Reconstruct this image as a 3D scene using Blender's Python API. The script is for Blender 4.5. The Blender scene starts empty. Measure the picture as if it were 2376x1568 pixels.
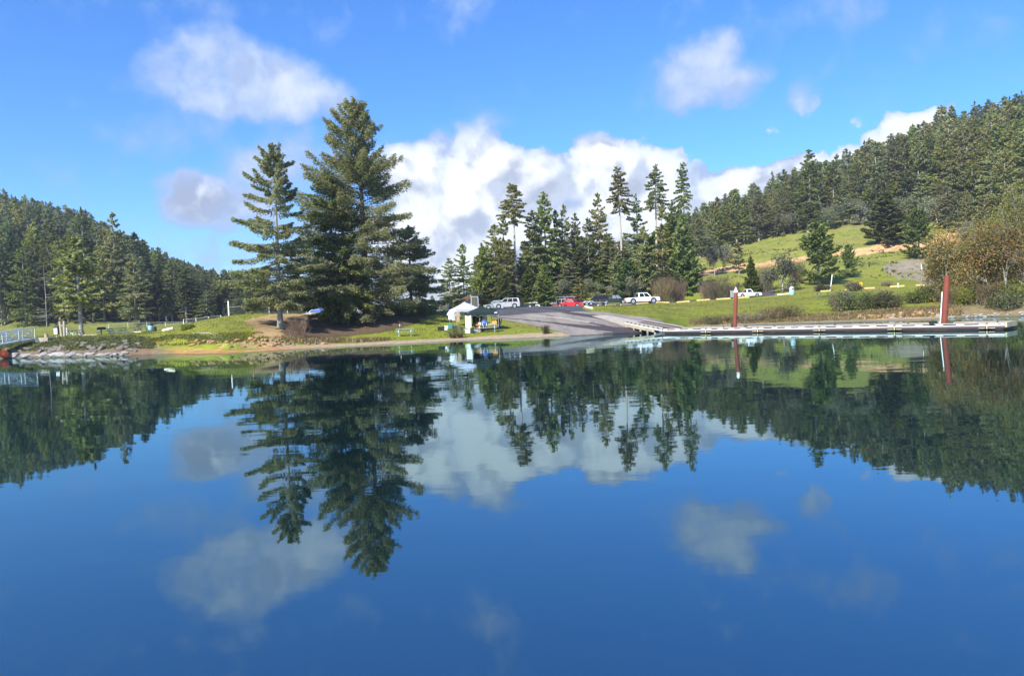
import bpy, bmesh, math, random
import numpy as np
from mathutils import Matrix, Vector
PI = math.pi
R = math.radians
scene = bpy.context.scene
col = scene.collection

# ------------------------------------------------------------------ camera
CAM_H = 2.4
FPX, CX, CY = 1787.0, 1188.0, 784.0          # focal length and centre for a 2376 wide frame
PITCH = math.atan(55.0 / FPX)
ROLL = -R(2.29)
RM = Matrix.Rotation(PI / 2 - PITCH, 3, 'X') @ Matrix.Rotation(ROLL, 3, 'Z')
cd = bpy.data.cameras.new('camera')
cam = bpy.data.objects.new('camera', cd)
col.objects.link(cam)
cam.matrix_world = Matrix.Translation((0, 0, CAM_H)) @ RM.to_4x4()
cd.sensor_width = 36.0
cd.lens = 36.0 * FPX / 2376.0
cd.clip_start = 0.1
cd.clip_end = 9000
scene.camera = cam
RMN = np.array(RM)

# ------------------------------------------------------------------ light
SUN_EL = 39.0
SH = Vector((0.58, 0.81)).normalized()       # ground direction in which shadows fall
sd = bpy.data.lights.new('sun', 'SUN')
sd.energy = 5.0
sd.angle = R(0.53)
sd.color = (1.0, 0.95, 0.87)
sun = bpy.data.objects.new('sun', sd)
col.objects.link(sun)
sdir = Vector((SH.x * math.cos(R(SUN_EL)), SH.y * math.cos(R(SUN_EL)), -math.sin(R(SUN_EL))))
sun.rotation_euler = sdir.to_track_quat('-Z', 'Y').to_euler()
sun.location = (-40, -80, 90)
scene.view_settings.view_transform = 'Standard'
scene.view_settings.look = 'None'
scene.view_settings.exposure = 0.88
scene.view_settings.gamma = 1.0
scene.view_settings.use_curve_mapping = False
scene.cycles.max_bounces = 6
scene.cycles.diffuse_bounces = 3
scene.cycles.glossy_bounces = 3
scene.cycles.transmission_bounces = 2
scene.cycles.transparent_max_bounces = 6
scene.cycles.sample_clamp_indirect = 4.0


def ray(px, py):
    v = RM @ Vector(((px - CX) / FPX, -(py - CY) / FPX, -1.0))
    return v


def at(px, py, d):
    v = ray(px, py)
    k = d / v.y
    return Vector((v.x * k, d, CAM_H + v.z * k))


def project(x, y, z):
    """world arrays -> photo pixel arrays"""
    P = np.stack([x, y, z - CAM_H], -1) @ RMN      # = RMN^T applied
    w = -P[..., 2]
    w = np.where(w > 0.01, w, 0.01)
    return CX + P[..., 0] / w * FPX, CY - P[..., 1] / w * FPX


def hz(px):
    return CY - 55.0 - 0.04 * (px - CX)


# ------------------------------------------------------------------ world: sky and clouds
world = bpy.data.worlds.new('World')
scene.world = world
world.use_nodes = True
wt = world.node_tree
wt.nodes.clear()


class NT:
    """tiny node helper"""
    def __init__(s, nt):
        s.t = nt

    def n(s, kind, **kw):
        nd = s.t.nodes.new(kind)
        for k, v in kw.items():
            setattr(nd, k, v)
        return nd

    def put(s, sock, v):
        if isinstance(v, bpy.types.NodeSocket):
            s.t.links.new(v, sock)
        elif v is not None:
            if sock.type == 'RGBA' and len(v) == 3:
                v = (*v, 1)
            sock.default_value = v

    def m(s, op, a, b=None, c=None, clamp=False):
        nd = s.n('ShaderNodeMath', operation=op, use_clamp=clamp)
        s.put(nd.inputs[0], a)
        s.put(nd.inputs[1], b)
        s.put(nd.inputs[2], c)
        return nd.outputs[0]

    def vm(s, op, a, b=None, out=0):
        nd = s.n('ShaderNodeVectorMath', operation=op)
        s.put(nd.inputs[0], a)
        s.put(nd.inputs[1], b)
        return nd.outputs[out]

    def mix(s, f, a, b, blend='MIX'):
        nd = s.n('ShaderNodeMix', data_type='RGBA', blend_type=blend)
        s.put(nd.inputs[0], f)
        s.put(nd.inputs[6], a)
        s.put(nd.inputs[7], b)
        return nd.outputs[2]

    def noise(s, vec, scale, detail=4, rough=0.55, dist=0.0, out=0, dim='3D'):
        nd = s.n('ShaderNodeTexNoise', noise_dimensions=dim)
        s.put(nd.inputs['Vector'], vec)
        nd.inputs['Scale'].default_value = scale
        nd.inputs['Detail'].default_value = detail
        nd.inputs['Roughness'].default_value = rough
        nd.inputs['Distortion'].default_value = dist
        return nd.outputs[out]

    def ramp(s, f, lo, hi, a=0.0, b=1.0):
        nd = s.n('ShaderNodeMapRange', interpolation_type='SMOOTHSTEP')
        s.put(nd.inputs[0], f)
        nd.inputs[1].default_value = lo
        nd.inputs[2].default_value = hi
        nd.inputs[3].default_value = a
        nd.inputs[4].default_value = b
        return nd.outputs[0]


W = NT(wt)
sky = W.n('ShaderNodeTexSky', sky_type='NISHITA', sun_disc=False)
sky.sun_elevation = R(SUN_EL)
sky.sun_rotation = math.atan2(-SH.x, -SH.y)
sky.altitude = 300
sky.air_density = 1.0
sky.dust_density = 0.25
sky.ozone_density = 2.0
SKY_K = 0.106
tc = W.n('ShaderNodeTexCoord')
d0 = tc.outputs['Generated']
sep = W.n('ShaderNodeSeparateXYZ')
W.put(sep.inputs[0], d0)
azi = W.m('ARCTAN2', sep.outputs[0], sep.outputs[1])
ele = W.m('ARCSINE', sep.outputs[2])
cmb = W.n('ShaderNodeCombineXYZ')
W.put(cmb.inputs[0], azi)
W.put(cmb.inputs[1], ele)
uv = cmb.outputs[0]
# wobble the sampling point so that cloud outlines billow
wob = W.vm('SUBTRACT', W.noise(uv, 9.0, 5, 0.6, out=1), (0.5, 0.5, 0.5))
wob = W.vm('MULTIPLY', wob, (0.085, 0.06, 0))
uvw = W.vm('ADD', uv, wob)
CLOUDS = [  # px, py, rx, ry, weight of every cumulus puff
    (420, 190, 170, 62, .72), (500, 130, 100, 62, .85), (600, 170, 140, 66, .98), (710, 215, 120, 52, .92), (380, 160, 100, 60, .6), (560, 220, 200, 50, .8),
    (420, 290, 130, 60, .42), (500, 55, 80, 40, .40), (380, 10, 150, 30, .42), (1060, 20, 90, 60, .42), (110, 225, 100, 30, .38),
    (1640, 140, 80, 62, .86), (1610, 195, 120, 66, .78), (1715, 205, 80, 58, .82), (1560, 215, 120, 80, .5), (1540, 190, 70, 50, .42), (1590, 250, 70, 30, .42),
    (455, 455, 100, 62, 1.6), (530, 480, 110, 56, 1.05), (600, 400, 120, 70, .62), (690, 380, 110, 90, .7), (560, 430, 120, 90, .36), (620, 340, 120, 60, .38), (480, 600, 160, 50, .45),
    (700, 420, 150, 90, .5), (780, 560, 200, 100, .6),
    (1000, 370, 95, 62, 1.1), (940, 430, 95, 90, 1.1), (1080, 400, 110, 90, 1.2), (1190, 400, 75, 62, 1.1), (1240, 440, 110, 90, 1.2),
    (1000, 560, 150, 130, 1.2), (1130, 560, 200, 150, 1.3), (1400, 375, 105, 66, 1.15), (1500, 365, 75, 55, 1.0), (1560, 370, 50, 55, .9),
    (1330, 400, 75, 60, 1.1), (1450, 460, 170, 90, 1.3), (1350, 580, 260, 140, 1.3), (1000, 680, 300, 90, 1.1),
    (1640, 420, 60, 45, .9), (1740, 425, 110, 42, 1.0), (1860, 405, 110, 42, 1.0), (1700, 520, 200, 90, 1.1), (1960, 395, 70, 50, .9),
    (2060, 330, 60, 38, .8), (2150, 270, 90, 38, .82), (2240, 225, 80, 26, .6), (2100, 400, 200, 70, .9),
    (300, 330, 200, 90, .34), (350, 420, 120, 60, .36), (520, 560, 260, 90, .48), (850, 330, 120, 60, .40), (760, 640, 260, 90, .7), (1872, 245, 56, 46, .38), (1965, 225, 44, 22, .36), (1985, 285, 44, 16, .32), (1875, 318, 24, 13, .42), (1775, 320, 24, 12, .26),
    (1930, 20, 130, 60, .48), (1180, 290, 75, 32, .42), (2320, 180, 70, 20, .45),
    (-500, 300, 300, 90, .9), (-900, 500, 400, 120, 1.0), (2900, 250, 350, 110, .9), (3300, 420, 400, 120, 1.0), (200, -420, 330, 100, .8),
    (1300, -380, 240, 90, .8), (2200, -420, 300, 110, .8), (700, -900, 500, 200, .8), (1900, -1000, 600, 220, .8)]
acc = None
for (px, py, rx, ry, wgt) in CLOUDS:
    v = ray(px, py).normalized()
    a, e = math.atan2(v.x, v.y), math.asin(v.z)
    hyp = math.hypot(px - CX, FPX)
    ra, re = rx * FPX / hyp ** 2, ry / math.hypot(hyp, py - CY)
    dd = W.vm('MULTIPLY', W.vm('SUBTRACT', uvw, (a, e, 0)), (1 / ra, 1 / re, 0))
    g = W.m('MULTIPLY', W.m('SUBTRACT', 1.0, W.m('MULTIPLY', W.vm('DOT_PRODUCT', dd, dd, out=1), 0.5), clamp=True), wgt)
    acc = g if acc is None else W.m('SMOOTH_MAX', acc, g, 0.2)
# a scatter of clouds behind the viewer
back = W.ramp(W.m('ABSOLUTE', azi), 1.0, 1.5)
bn = W.m('MULTIPLY', W.ramp(W.noise(d0, 2.6, 3, 0.5), 0.5, 0.75), back)
acc = W.m('MAXIMUM', acc, W.m('MULTIPLY', bn, 0.9))
n1 = W.noise(uv, 21.0, 6, 0.6, 0.2, dim='2D')
n2 = W.noise(uv, 5.5, 6, 0.55, 0.2, dim='2D')


def billow(v, sc):
    nd = W.n('ShaderNodeTexVoronoi', feature='F1', voronoi_dimensions='2D')
    W.put(nd.inputs['Vector'], v)
    nd.inputs['Scale'].default_value = sc
    nd.inputs['Detail'].default_value = 2.0
    nd.inputs['Roughness'].default_value = 0.5
    return nd.outputs['Distance']


b1 = billow(uvw, 13.0)
crisp = W.m('MULTIPLY', W.ramp(ele, 0.20, 0.26, 1.0, 0.0), W.ramp(azi, -0.24, -0.12))
det = W.m('ADD', W.m('ADD', W.m('MULTIPLY', W.m('SUBTRACT', n1, 0.5), 0.85), W.m('MULTIPLY', W.m('SUBTRACT', n2, 0.5), 0.55)), W.m('MULTIPLY', W.m('SUBTRACT', 0.48, b1), W.m('ADD', 0.22, W.m('MULTIPLY', crisp, 0.36))))
dens = W.m('ADD', W.m('MULTIPLY', acc, 1.12), det)
softc, hardc = W.ramp(dens, 0.16, 0.86), W.ramp(dens, 0.38, 0.54)
cover = W.m('ADD', W.m('MULTIPLY', hardc, crisp), W.m('MULTIPLY', softc, W.m('SUBTRACT', 1.0, crisp)))
thick = W.ramp(W.m('ADD', dens, W.m('MULTIPLY', crisp, 0.45)), 0.45, 1.55)
# inside: puffy white crests and lavender grey hollows, sun and shade painted into the colour
b2 = billow(W.vm('ADD', uvw, (-0.012, 0.020, 0)), 13.0)
n3 = W.noise(W.vm('ADD', uv, (-0.012, 0.022, 0)), 6.0, 7, 0.58, 0.3, dim='2D')
n4 = W.noise(uv, 6.0, 7, 0.58, 0.3, dim='2D')
relief = W.m('ADD', W.m('MULTIPLY', W.m('SUBTRACT', n4, n3), 2.4), W.m('MULTIPLY', W.m('SUBTRACT', n2, 0.5), 1.9))
relief = W.m('ADD', relief, W.m('MULTIPLY', W.m('SUBTRACT', b2, b1), 1.1))
lit = W.ramp(relief, -0.42, 0.42)
rim = W.m('MULTIPLY', W.ramp(dens, 0.5, 0.7), W.ramp(dens, 0.75, 1.1, 1, 0))
lit = W.m('ADD', lit, W.m('MULTIPLY', rim, 0.35), clamp=True)
ccol = W.mix(lit, (0.30, 0.33, 0.40), (0.66, 0.675, 0.70))
ccol = W.mix(crisp, W.vm('MULTIPLY', ccol, (0.80, 0.83, 0.92)), ccol)
thin = W.mix(thick, (0.22, 0.32, 0.53), ccol)
# the clear sky, a little deeper than the model's as a phone shows it
skc = W.vm('MULTIPLY', sky.outputs[0], (SKY_K, SKY_K, SKY_K))
hs = W.n('ShaderNodeHueSaturation')
W.put(hs.inputs['Color'], skc)
hs.inputs['Saturation'].default_value = 1.18
hs.inputs['Value'].default_value = 1.0
hs.inputs['Hue'].default_value = 0.5
skycol = W.vm('MULTIPLY', hs.outputs[0], (0.49, 0.83, 1.26))
both = W.mix(W.m('MULTIPLY', cover, 0.96), skycol, thin)
bg = W.n('ShaderNodeBackground')
W.put(bg.inputs[0], both)
bg.inputs[1].default_value = 1.0
wo = W.n('ShaderNodeOutputWorld')
wt.links.new(bg.outputs[0], wo.inputs[0])


# ------------------------------------------------------------------ numpy noise
def _hash(ix, iy, seed):
    h = (ix.astype(np.int64) * 374761393 + iy.astype(np.int64) * 668265263 + seed * 1442695041) & 0x7fffffff
    h = (h ^ (h >> 13)) * 1274126177 & 0x7fffffff
    return ((h ^ (h >> 16)) & 0xffff) / 65535.0


def vnoise(x, y, seed=0):
    x = np.asarray(x, float)
    y = np.asarray(y, float)
    ix, iy = np.floor(x), np.floor(y)
    fx, fy = x - ix, y - iy
    fx = fx * fx * (3 - 2 * fx)
    fy = fy * fy * (3 - 2 * fy)
    a = _hash(ix, iy, seed)
    b = _hash(ix + 1, iy, seed)
    c = _hash(ix, iy + 1, seed)
    d = _hash(ix + 1, iy + 1, seed)
    return (a * (1 - fx) + b * fx) * (1 - fy) + (c * (1 - fx) + d * fx) * fy


def fbm(x, y, seed=0, o=4):
    s, amp, tot = 0, 1.0, 0
    for k in range(o):
        s = s + amp * vnoise(np.asarray(x) * 2 ** k, np.asarray(y) * 2 ** k, seed + k)
        tot += amp
        amp *= 0.5
    return s / tot


# ------------------------------------------------------------------ terrain
WATER = [(-900, 850), (-400, 842), (0, 831), (15, 831), (177, 828.7), (268, 826.5), (354, 822), (450, 821.5), (530, 820), (620, 814.5), (707, 809), (884, 800.5),
         (1061, 791), (1296, 781), (1430, 774.5), (1502, 772), (1536, 768), (1560, 763), (1600, 758), (1712, 754.5), (1850, 750), (2003, 745), (2170, 739.5), (2324, 734),
         (2500, 730), (3000, 716), (3600, 700)]
wt_t, wt_d = [], []
for (px, py) in WATER:
    v = ray(px, py)
    k = -CAM_H / v.z
    wt_t.append(v.x / v.y)
    wt_d.append(k * v.y)
wt_t, wt_d = np.array(wt_t), np.array(wt_d)


def Wd(t):
    return np.interp(t, wt_t, wt_d)


def T(px):
    v = ray(px, 740)
    return v.x / v.y


# px : ('s', metres behind the waterline, z) or (depth, z)
L0 = [('s', 1.2, .55), ('s', 4, 1.1), ('s', 9, 1.75)]
COLS = {
    -1600: L0 + [(190, 6), (300, 45), (430, 80), (700, 70), (1600, 30)],
    -400: L0 + [(112, 1.95), (190, 3.9), (240, 16), (300, 34), (420, 66), (600, 60), (1600, 25)],
    0: L0 + [(112, 1.95), (190, 3.8), (240, 14), (300, 30), (420, 60), (560, 56), (1600, 20)],
    177: L0 + [(112, 1.9), (190, 3.4), (240, 12), (300, 25), (420, 48), (560, 44), (1600, 15)],
    300: L0 + [(112, 1.9), (190, 3.3), (240, 9), (300, 18), (420, 33), (560, 30), (1600, 10)],
    350: [('s', 1.2, .4), ('s', 4, .95), (84, 1.8), (112, 1.95), (190, 3.1), (240, 7), (300, 14), (420, 26), (560, 22), (1600, 8)],
    403: [('s', 1.5, .2), ('s', 4, .75), (74, 1.35), (84, 2.1), (90, 2.38), (112, 2.3), (190, 3.0), (300, 11), (420, 19), (1600, 6)],
    480: [('s', 2.5, .2), ('s', 3.2, .7), ('s', 6, 1.3), (82, 2.6), (92, 3.25), (98, 3.2), (112, 2.6), (190, 3.0), (300, 8), (420, 12), (1600, 4)],
    532: [('s', 3.0, .22), ('s', 3.6, .85), ('s', 6, 1.3), (83, 2.75), (94, 3.62), (104, 3.5), (120, 2.9), (300, 5), (420, 9), (1600, 4)],
    590: [('s', 3.3, .25), ('s', 3.8, .95), ('s', 5, 1.25), (83, 2.45), (96, 3.8), (108, 3.5), (125, 3.0), (300, 4), (420, 7), (1600, 4)],
    651: [('s', 3.2, .28), ('s', 3.7, .8), ('s', 6, 1.1), (83, 1.95), (90, 3.0), (96, 3.65), (108, 3.4), (125, 3.0), (420, 4.5), (1600, 4)],
    720: [('s', 3.4, .25), ('s', 4.0, .5), (83, 1.3), (90, 2.4), (97, 3.5), (110, 3.3), (130, 3.0), (420, 3.2), (1600, 4)],
    850: [('s', 3.5, .25), (82, .75), (90, 1.9), (98, 3.28), (110, 3.2), (130, 3.0), (1600, 4)],
    1000: [('s', 3.5, .25), (82, .5), (90, 1.15), (98, 2.3), (105, 3.2), (130, 3.0), (1600, 4)],
    1100: [('s', 3.3, .25), (82, .66), (90, 1.15), (98, 2.1), (109, 3.22), (150, 3.4), (160, 3.6), (168, 4.8), (250, 5), (1600, 4)],
    1160: [('s', 3, .3), (84, .8), (98, 2.15), (110, 3.3), (150, 3.5), (160, 3.6), (171, 6.0), (300, 7), (1600, 5)],
    1250: [(84, .85), (96, 2.2), (110, 3.28), (150, 3.5), (160, 3.6), (172, 6.9), (300, 12), (1600, 6)],
    1340: [(84, .9), (96, 2.2), (110, 3.2), (150, 3.5), (160, 3.6), (173, 7.3), (300, 15), (1600, 8)],
    1400: [(84, .95), (96, 2.15), (106, 2.75), (115, 3.02), (130, 3.2), (150, 3.5), (160, 3.6), (173, 7.4), (300, 17), (1600, 8)],
    1480: [(84, .9), (92, 1.55), (106, 2.35), (130, 3.12), (150, 3.5), (160, 3.6), (173, 7.6), (300, 19), (1600, 8)],
    1550: [('s', 8, 1.0), (106, 1.9), (130, 3.0), (142, 3.4), (160, 3.6), (175, 8.3), (300, 20), (400, 22), (1600, 10)],
    1620: [('s', 2, .3), ('s', 6, .85), (118, 2.2), (141, 3.5), (160, 3.8), (185, 9.4), (230, 16.4), (350, 26), (500, 22), (1600, 10)],
    1712: [('s', 2, .28), ('s', 6, .85), (118, 2.3), (141, 3.65), (158, 4.0), (180, 7.8), (200, 12.0), (230, 17.8), (350, 33), (480, 30), (1600, 15)],
    1900: [('s', 2, .28), ('s', 6, .95), (118, 2.8), (141, 4.2), (158, 5.9), (180, 9.6), (200, 13.4), (240, 23.4), (320, 38), (380, 45), (500, 42), (1600, 20)],
    2050: [('s', 1.6, .3), ('s', 4, 1.0), (118, 2.9), (141, 4.4), (160, 6.2), (182, 10.9), (200, 14.8), (240, 24.6), (320, 43), (395, 58), (500, 54), (1600, 25)],
    2200: [('s', 1.6, .3), ('s', 3.5, 1.1), (118, 3.0), (141, 4.5), (163, 6.6), (185, 11.8), (205, 17.2), (240, 27.5), (320, 51), (400, 71), (500, 68), (1600, 30)],
    2376: [('s', 1.0, .5), ('s', 4, 1.5), (118, 3.6), (141, 5.2), (163, 9), (205, 20), (240, 31), (320, 56), (400, 83), (500, 80), (1600, 40)],
    2900: [('s', 1.0, .6), ('s', 4, 1.8), (118, 6), (141, 10), (205, 32), (320, 75), (420, 112), (520, 108), (1600, 60)],
    4200: [('s', 1.0, .6), ('s', 4, 1.8), (118, 9), (141, 14), (205, 40), (320, 90), (420, 130), (520, 120), (1600, 60)],
}
SG = np.concatenate([np.arange(-60, 0, 5.0), np.arange(0, 20, 0.25), np.arange(20, 120, 1.0), np.arange(120, 420, 5.0), np.arange(420, 1601, 50.0)])
ct = np.array([T(p) for p in COLS])
ctab = []
for p, lst in COLS.items():
    w0 = float(Wd(T(p)))
    xs, zs = [-60, -20, -6, 0], [-6, -3.2, -1.0, 0]
    for it in lst:
        if it[0] == 's':
            xs.append(it[1])
            zs.append(it[2])
        else:
            xs.append(it[0] - w0)
            zs.append(it[1])
    z = np.interp(SG, xs, zs)
    # round the corners of the far profile
    far = np.interp(SG, [20, 60], [0, 1])
    zz = np.interp(SG, SG, z)
    for _ in range(6):
        k = np.empty_like(zz)
        k[1:-1] = (zz[:-2] + 2 * zz[1:-1] + zz[2:]) / 4
        k[0], k[-1] = zz[0], zz[-1]
        zz = k
    ctab.append(z * (1 - far) + zz * far)
ctab = np.array(ctab)


def terrain(x, y, rough=True):
    x = np.asarray(x, float)
    y = np.maximum(np.asarray(y, float), 1.0)
    t = x / y
    s = y - Wd(t)
    i = np.clip(np.searchsorted(ct, t) - 1, 0, len(ct) - 2)
    f = np.clip((t - ct[i]) / (ct[i + 1] - ct[i]), 0, 1)
    f = f * 0.4 + 0.6 * f * f * (3 - 2 * f)
    j = np.clip(np.searchsorted(SG, s) - 1, 0, len(SG) - 2)
    g = np.clip((s - SG[j]) / (SG[j + 1] - SG[j]), 0, 1)
    z = (ctab[i, j] * (1 - f) + ctab[i + 1, j] * f) * (1 - g) + (ctab[i, j + 1] * (1 - f) + ctab[i + 1, j + 1] * f) * g
    if rough:
        amp = np.interp(s, [0, 1.5, 6, 60, 90, 200], [0.0, .05, .12, .14, .5, 2.2])
        tl, tr = T(1100), T(1600)
        paved = ((t > tl) & (t < tr) & (s < 85)) | ((y > 99) & (y < 162) & (t > T(700)) & (t < T(1800)))
        amp = np.where(paved, 0.02, amp)
        z = z + amp * (fbm(x / 5.0, y / 5.0, 3, 3) - .5) + amp * .5 * (fbm(x / 1.3, y / 1.3, 9, 2) - .5)
    return z


def tz(x, y):
    return float(terrain(np.array([x]), np.array([y]))[0])


def hit(px, py, dmin=60.0, dmax=420.0):
    """the terrain point seen at a photo pixel"""
    v = ray(px, py)
    ds = np.arange(dmin, dmax, 0.25)
    zr = CAM_H + v.z / v.y * ds
    zt = terrain(v.x / v.y * ds, ds, False)
    idx = np.nonzero((zt >= zr) & (zt > -0.05))[0]
    d = ds[idx[0]] if len(idx) else dmax
    x = v.x / v.y * d
    return Vector((x, d, tz(x, d)))


def on(px, d, py=740, dz=0.0):
    """the ground point at a photo column and a distance"""
    x = at(px, py, d).x
    return Vector((x, d, tz(x, d) + dz))


# ------------------------------------------------------------------ object helpers
def tag(o, label=None, cat=None, group=None, kind=None):
    if label:
        o['label'] = label
    if cat:
        o['category'] = cat
    if group:
        o['group'] = group
    if kind:
        o['kind'] = kind
    return o


def empty(name, loc, rz=0.0, label=None, cat=None, group=None, scale=1.0):
    o = bpy.data.objects.new(name, None)
    col.objects.link(o)
    o.empty_display_size = 0.3
    o.location = loc
    o.rotation_euler = (0, 0, rz)
    o.scale = (scale, scale, scale)
    return tag(o, label, cat, group)


def npmesh(name, V, F, mats=(), midx=None, smooth=False):
    me = bpy.data.meshes.new(name)
    V = np.asarray(V, np.float32)
    if isinstance(F, np.ndarray):
        n, k = F.shape
        me.vertices.add(len(V))
        me.vertices.foreach_set('co', V.ravel())
        me.loops.add(n * k)
        me.loops.foreach_set('vertex_index', F.astype(np.int32).ravel())
        me.polygons.add(n)
        me.polygons.foreach_set('loop_start', np.arange(0, n * k, k, dtype=np.int32))
        me.polygons.foreach_set('loop_total', np.full(n, k, np.int32))
    else:
        me.from_pydata([tuple(v) for v in V], [], F)
    for m in mats:
        me.materials.append(m)
    if midx is not None:
        me.polygons.foreach_set('material_index', np.asarray(midx, np.int32))
    if smooth:
        me.polygons.foreach_set('use_smooth', np.ones(len(me.polygons), bool))
    me.update(calc_edges=True)
    me.validate()
    return me


def link(name, me, parent=None, loc=None):
    o = bpy.data.objects.new(name, me)
    col.objects.link(o)
    if parent is not None:
        o.parent = parent
    if loc is not None:
        o.location = loc
    return o


class MB:
    """collects simple solids and links them as one mesh object"""
    def __init__(s):
        s.v, s.f = [], []

    def add(s, vs, fs):
        b = len(s.v)
        s.v += [tuple(v) for v in vs]
        s.f += [tuple(b + i for i in f) for f in fs]
        return s

    def box(s, c, size, rz=0.0, rx=0.0, ry=0.0, bev=0.0):
        hx, hy, hz_ = size[0] / 2, size[1] / 2, size[2] / 2
        M = Matrix.Rotation(rz, 3, 'Z') @ Matrix.Rotation(ry, 3, 'Y') @ Matrix.Rotation(rx, 3, 'X')
        c = Vector(c)
        if bev <= 0:
            vs = [c + M @ Vector((a * hx, b * hy, d * hz_)) for a in (-1, 1) for b in (-1, 1) for d in (-1, 1)]
            return s.add(vs, [(0, 1, 3, 2), (4, 6, 7, 5), (0, 4, 5, 1), (2, 3, 7, 6), (0, 2, 6, 4), (1, 5, 7, 3)])
        b = bev
        ring = []
        for z, q in ((-hz_, b), (-hz_ + b, 0), (hz_ - b, 0), (hz_, b)):
            x, y = hx - q, hy - q
            for (u, w) in ((-x, -y + b), (-x + b, -y), (x - b, -y), (x, -y + b), (x, y - b), (x - b, y), (-x + b, y), (-x, y - b)):
                ring.append(c + M @ Vector((u, w, z)))
        fs = [tuple(range(7, -1, -1)), tuple(range(24, 32))]
        for k in range(3):
            for i in range(8):
                j = (i + 1) % 8
                fs.append((k * 8 + i, k * 8 + j, k * 8 + 8 + j, k * 8 + 8 + i))
        return s.add(ring, fs)

    def bar(s, a, b, w, h=None):
        a, b = Vector(a), Vector(b)
        h = h or w
        d = (b - a)
        L = d.length
        if L < 1e-6:
            return s
        d.normalize()
        up = Vector((0, 0, 1)) if abs(d.z) < 0.95 else Vector((1, 0, 0))
        sx = d.cross(up).normalized()
        sz = sx.cross(d)
        vs = []
        for p in (a, b):
            for (u, w2) in ((-1, -1), (1, -1), (1, 1), (-1, 1)):
                vs.append(p + sx * (u * w / 2) + sz * (w2 * h / 2))
        return s.add(vs, [(3, 2, 1, 0), (4, 5, 6, 7), (0, 1, 5, 4), (1, 2, 6, 5), (2, 3, 7, 6), (3, 0, 4, 7)])

    def tube(s, pts, rads, n=8, cap=True):
        pts = [Vector(p) for p in pts]
        vs, fs = [], []
        for i, p in enumerate(pts):
            d = (pts[min(i + 1, len(pts) - 1)] - pts[max(i - 1, 0)])
            d = d.normalized() if d.length > 0 else Vector((0, 0, 1))
            up = Vector((0, 0, 1)) if abs(d.z) < 0.9 else Vector((1, 0, 0))
            sx = d.cross(up).normalized()
            sy = d.cross(sx)
            r = rads[i] if hasattr(rads, '__len__') else rads
            for k in range(n):
                a = 2 * PI * k / n
                vs.append(p + sx * (r * math.cos(a)) + sy * (r * math.sin(a)))
        for i in range(len(pts) - 1):
            for k in range(n):
                j = (k + 1) % n
                fs.append((i * n + k, i * n + j, i * n + n + j, i * n + n + k))
        if cap:
            fs.append(tuple(range(n - 1, -1, -1)))
            fs.append(tuple(range((len(pts) - 1) * n, len(pts) * n)))
        return s.add(vs, fs)

    def prism(s, prof, y0, y1, inset=0.0, axis='Y'):
        """side profile (x, z) pushed along Y; inset rounds both sides"""
        cx_ = sum(p[0] for p in prof) / len(prof)
        cz_ = sum(p[1] for p in prof) / len(prof)
        n = len(prof)
        lay = []
        ys = [(y0, 1), (y0 + inset * 1.4, 0), (y1 - inset * 1.4, 0), (y1, 1)] if inset else [(y0, 0), (y1, 0)]
        for (y, q) in ys:
            for (x, z) in prof:
                if q:
                    dx, dz = cx_ - x, cz_ - z
                    L = math.hypot(dx, dz) + 1e-6
                    lay.append((x + dx / L * inset, y, z + dz / L * inset))
                else:
                    lay.append((x, y, z))
        fs = [tuple(range(n)), tuple(range(len(lay) - 1, len(lay) - n - 1, -1))]
        for k in range(len(ys) - 1):
            for i in range(n):
                j = (i + 1) % n
                fs.append((k * n + j, k * n + i, k * n + n + i, k * n + n + j))
        return s.add(lay, fs)

    def lathe(s, prof, c=(0, 0, 0), n=16):
        vs, fs = [], []
        for (r, z) in prof:
            for k in range(n):
                a = 2 * PI * k / n
                vs.append((c[0] + r * math.cos(a), c[1] + r * math.sin(a), c[2] + z))
        for i in range(len(prof) - 1):
            for k in range(n):
                j = (k + 1) % n
                fs.append((i * n + k, i * n + j, i * n + n + j, i * n + n + k))
        fs.append(tuple(range(n - 1, -1, -1)))
        fs.append(tuple(range((len(prof) - 1) * n, len(prof) * n)))
        return s.add(vs, fs)

    def mesh(s, name, mat, smooth=False):
        me = bpy.data.meshes.new(name)
        me.from_pydata(s.v, [], s.f)
        me.materials.append(mat)
        if smooth:
            for p in me.polygons:
                p.use_smooth = True
            try:
                me.set_sharp_from_angle(angle=R(40))
            except Exception:
                pass
        me.update()
        return me

    def build(s, name, mat, parent=None, smooth=False, loc=None):
        me = s.mesh(name, mat, smooth)
        bm = bmesh.new()
        bm.from_mesh(me)
        bmesh.ops.recalc_face_normals(bm, faces=bm.faces)
        bm.to_mesh(me)
        bm.free()
        return link(name, me, parent, loc)


def children(o):
    return [c for c in bpy.data.objects if c.parent == o]


def copy_tree(o, loc=None, rz=None, scale=None, kids=None):
    c = o.copy()
    col.objects.link(c)
    for ch in (kids if kids is not None else children(o)):
        k = ch.copy()
        k.parent = c
        col.objects.link(k)
        for g in (children(ch) if kids is None else []):
            q = g.copy()
            q.parent = k
            col.objects.link(q)
    if loc is not None:
        c.location = loc
    if rz is not None:
        c.rotation_euler = (0, 0, rz)
    if scale is not None:
        c.scale = scale if hasattr(scale, '__len__') else (scale,) * 3
    return c


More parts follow.
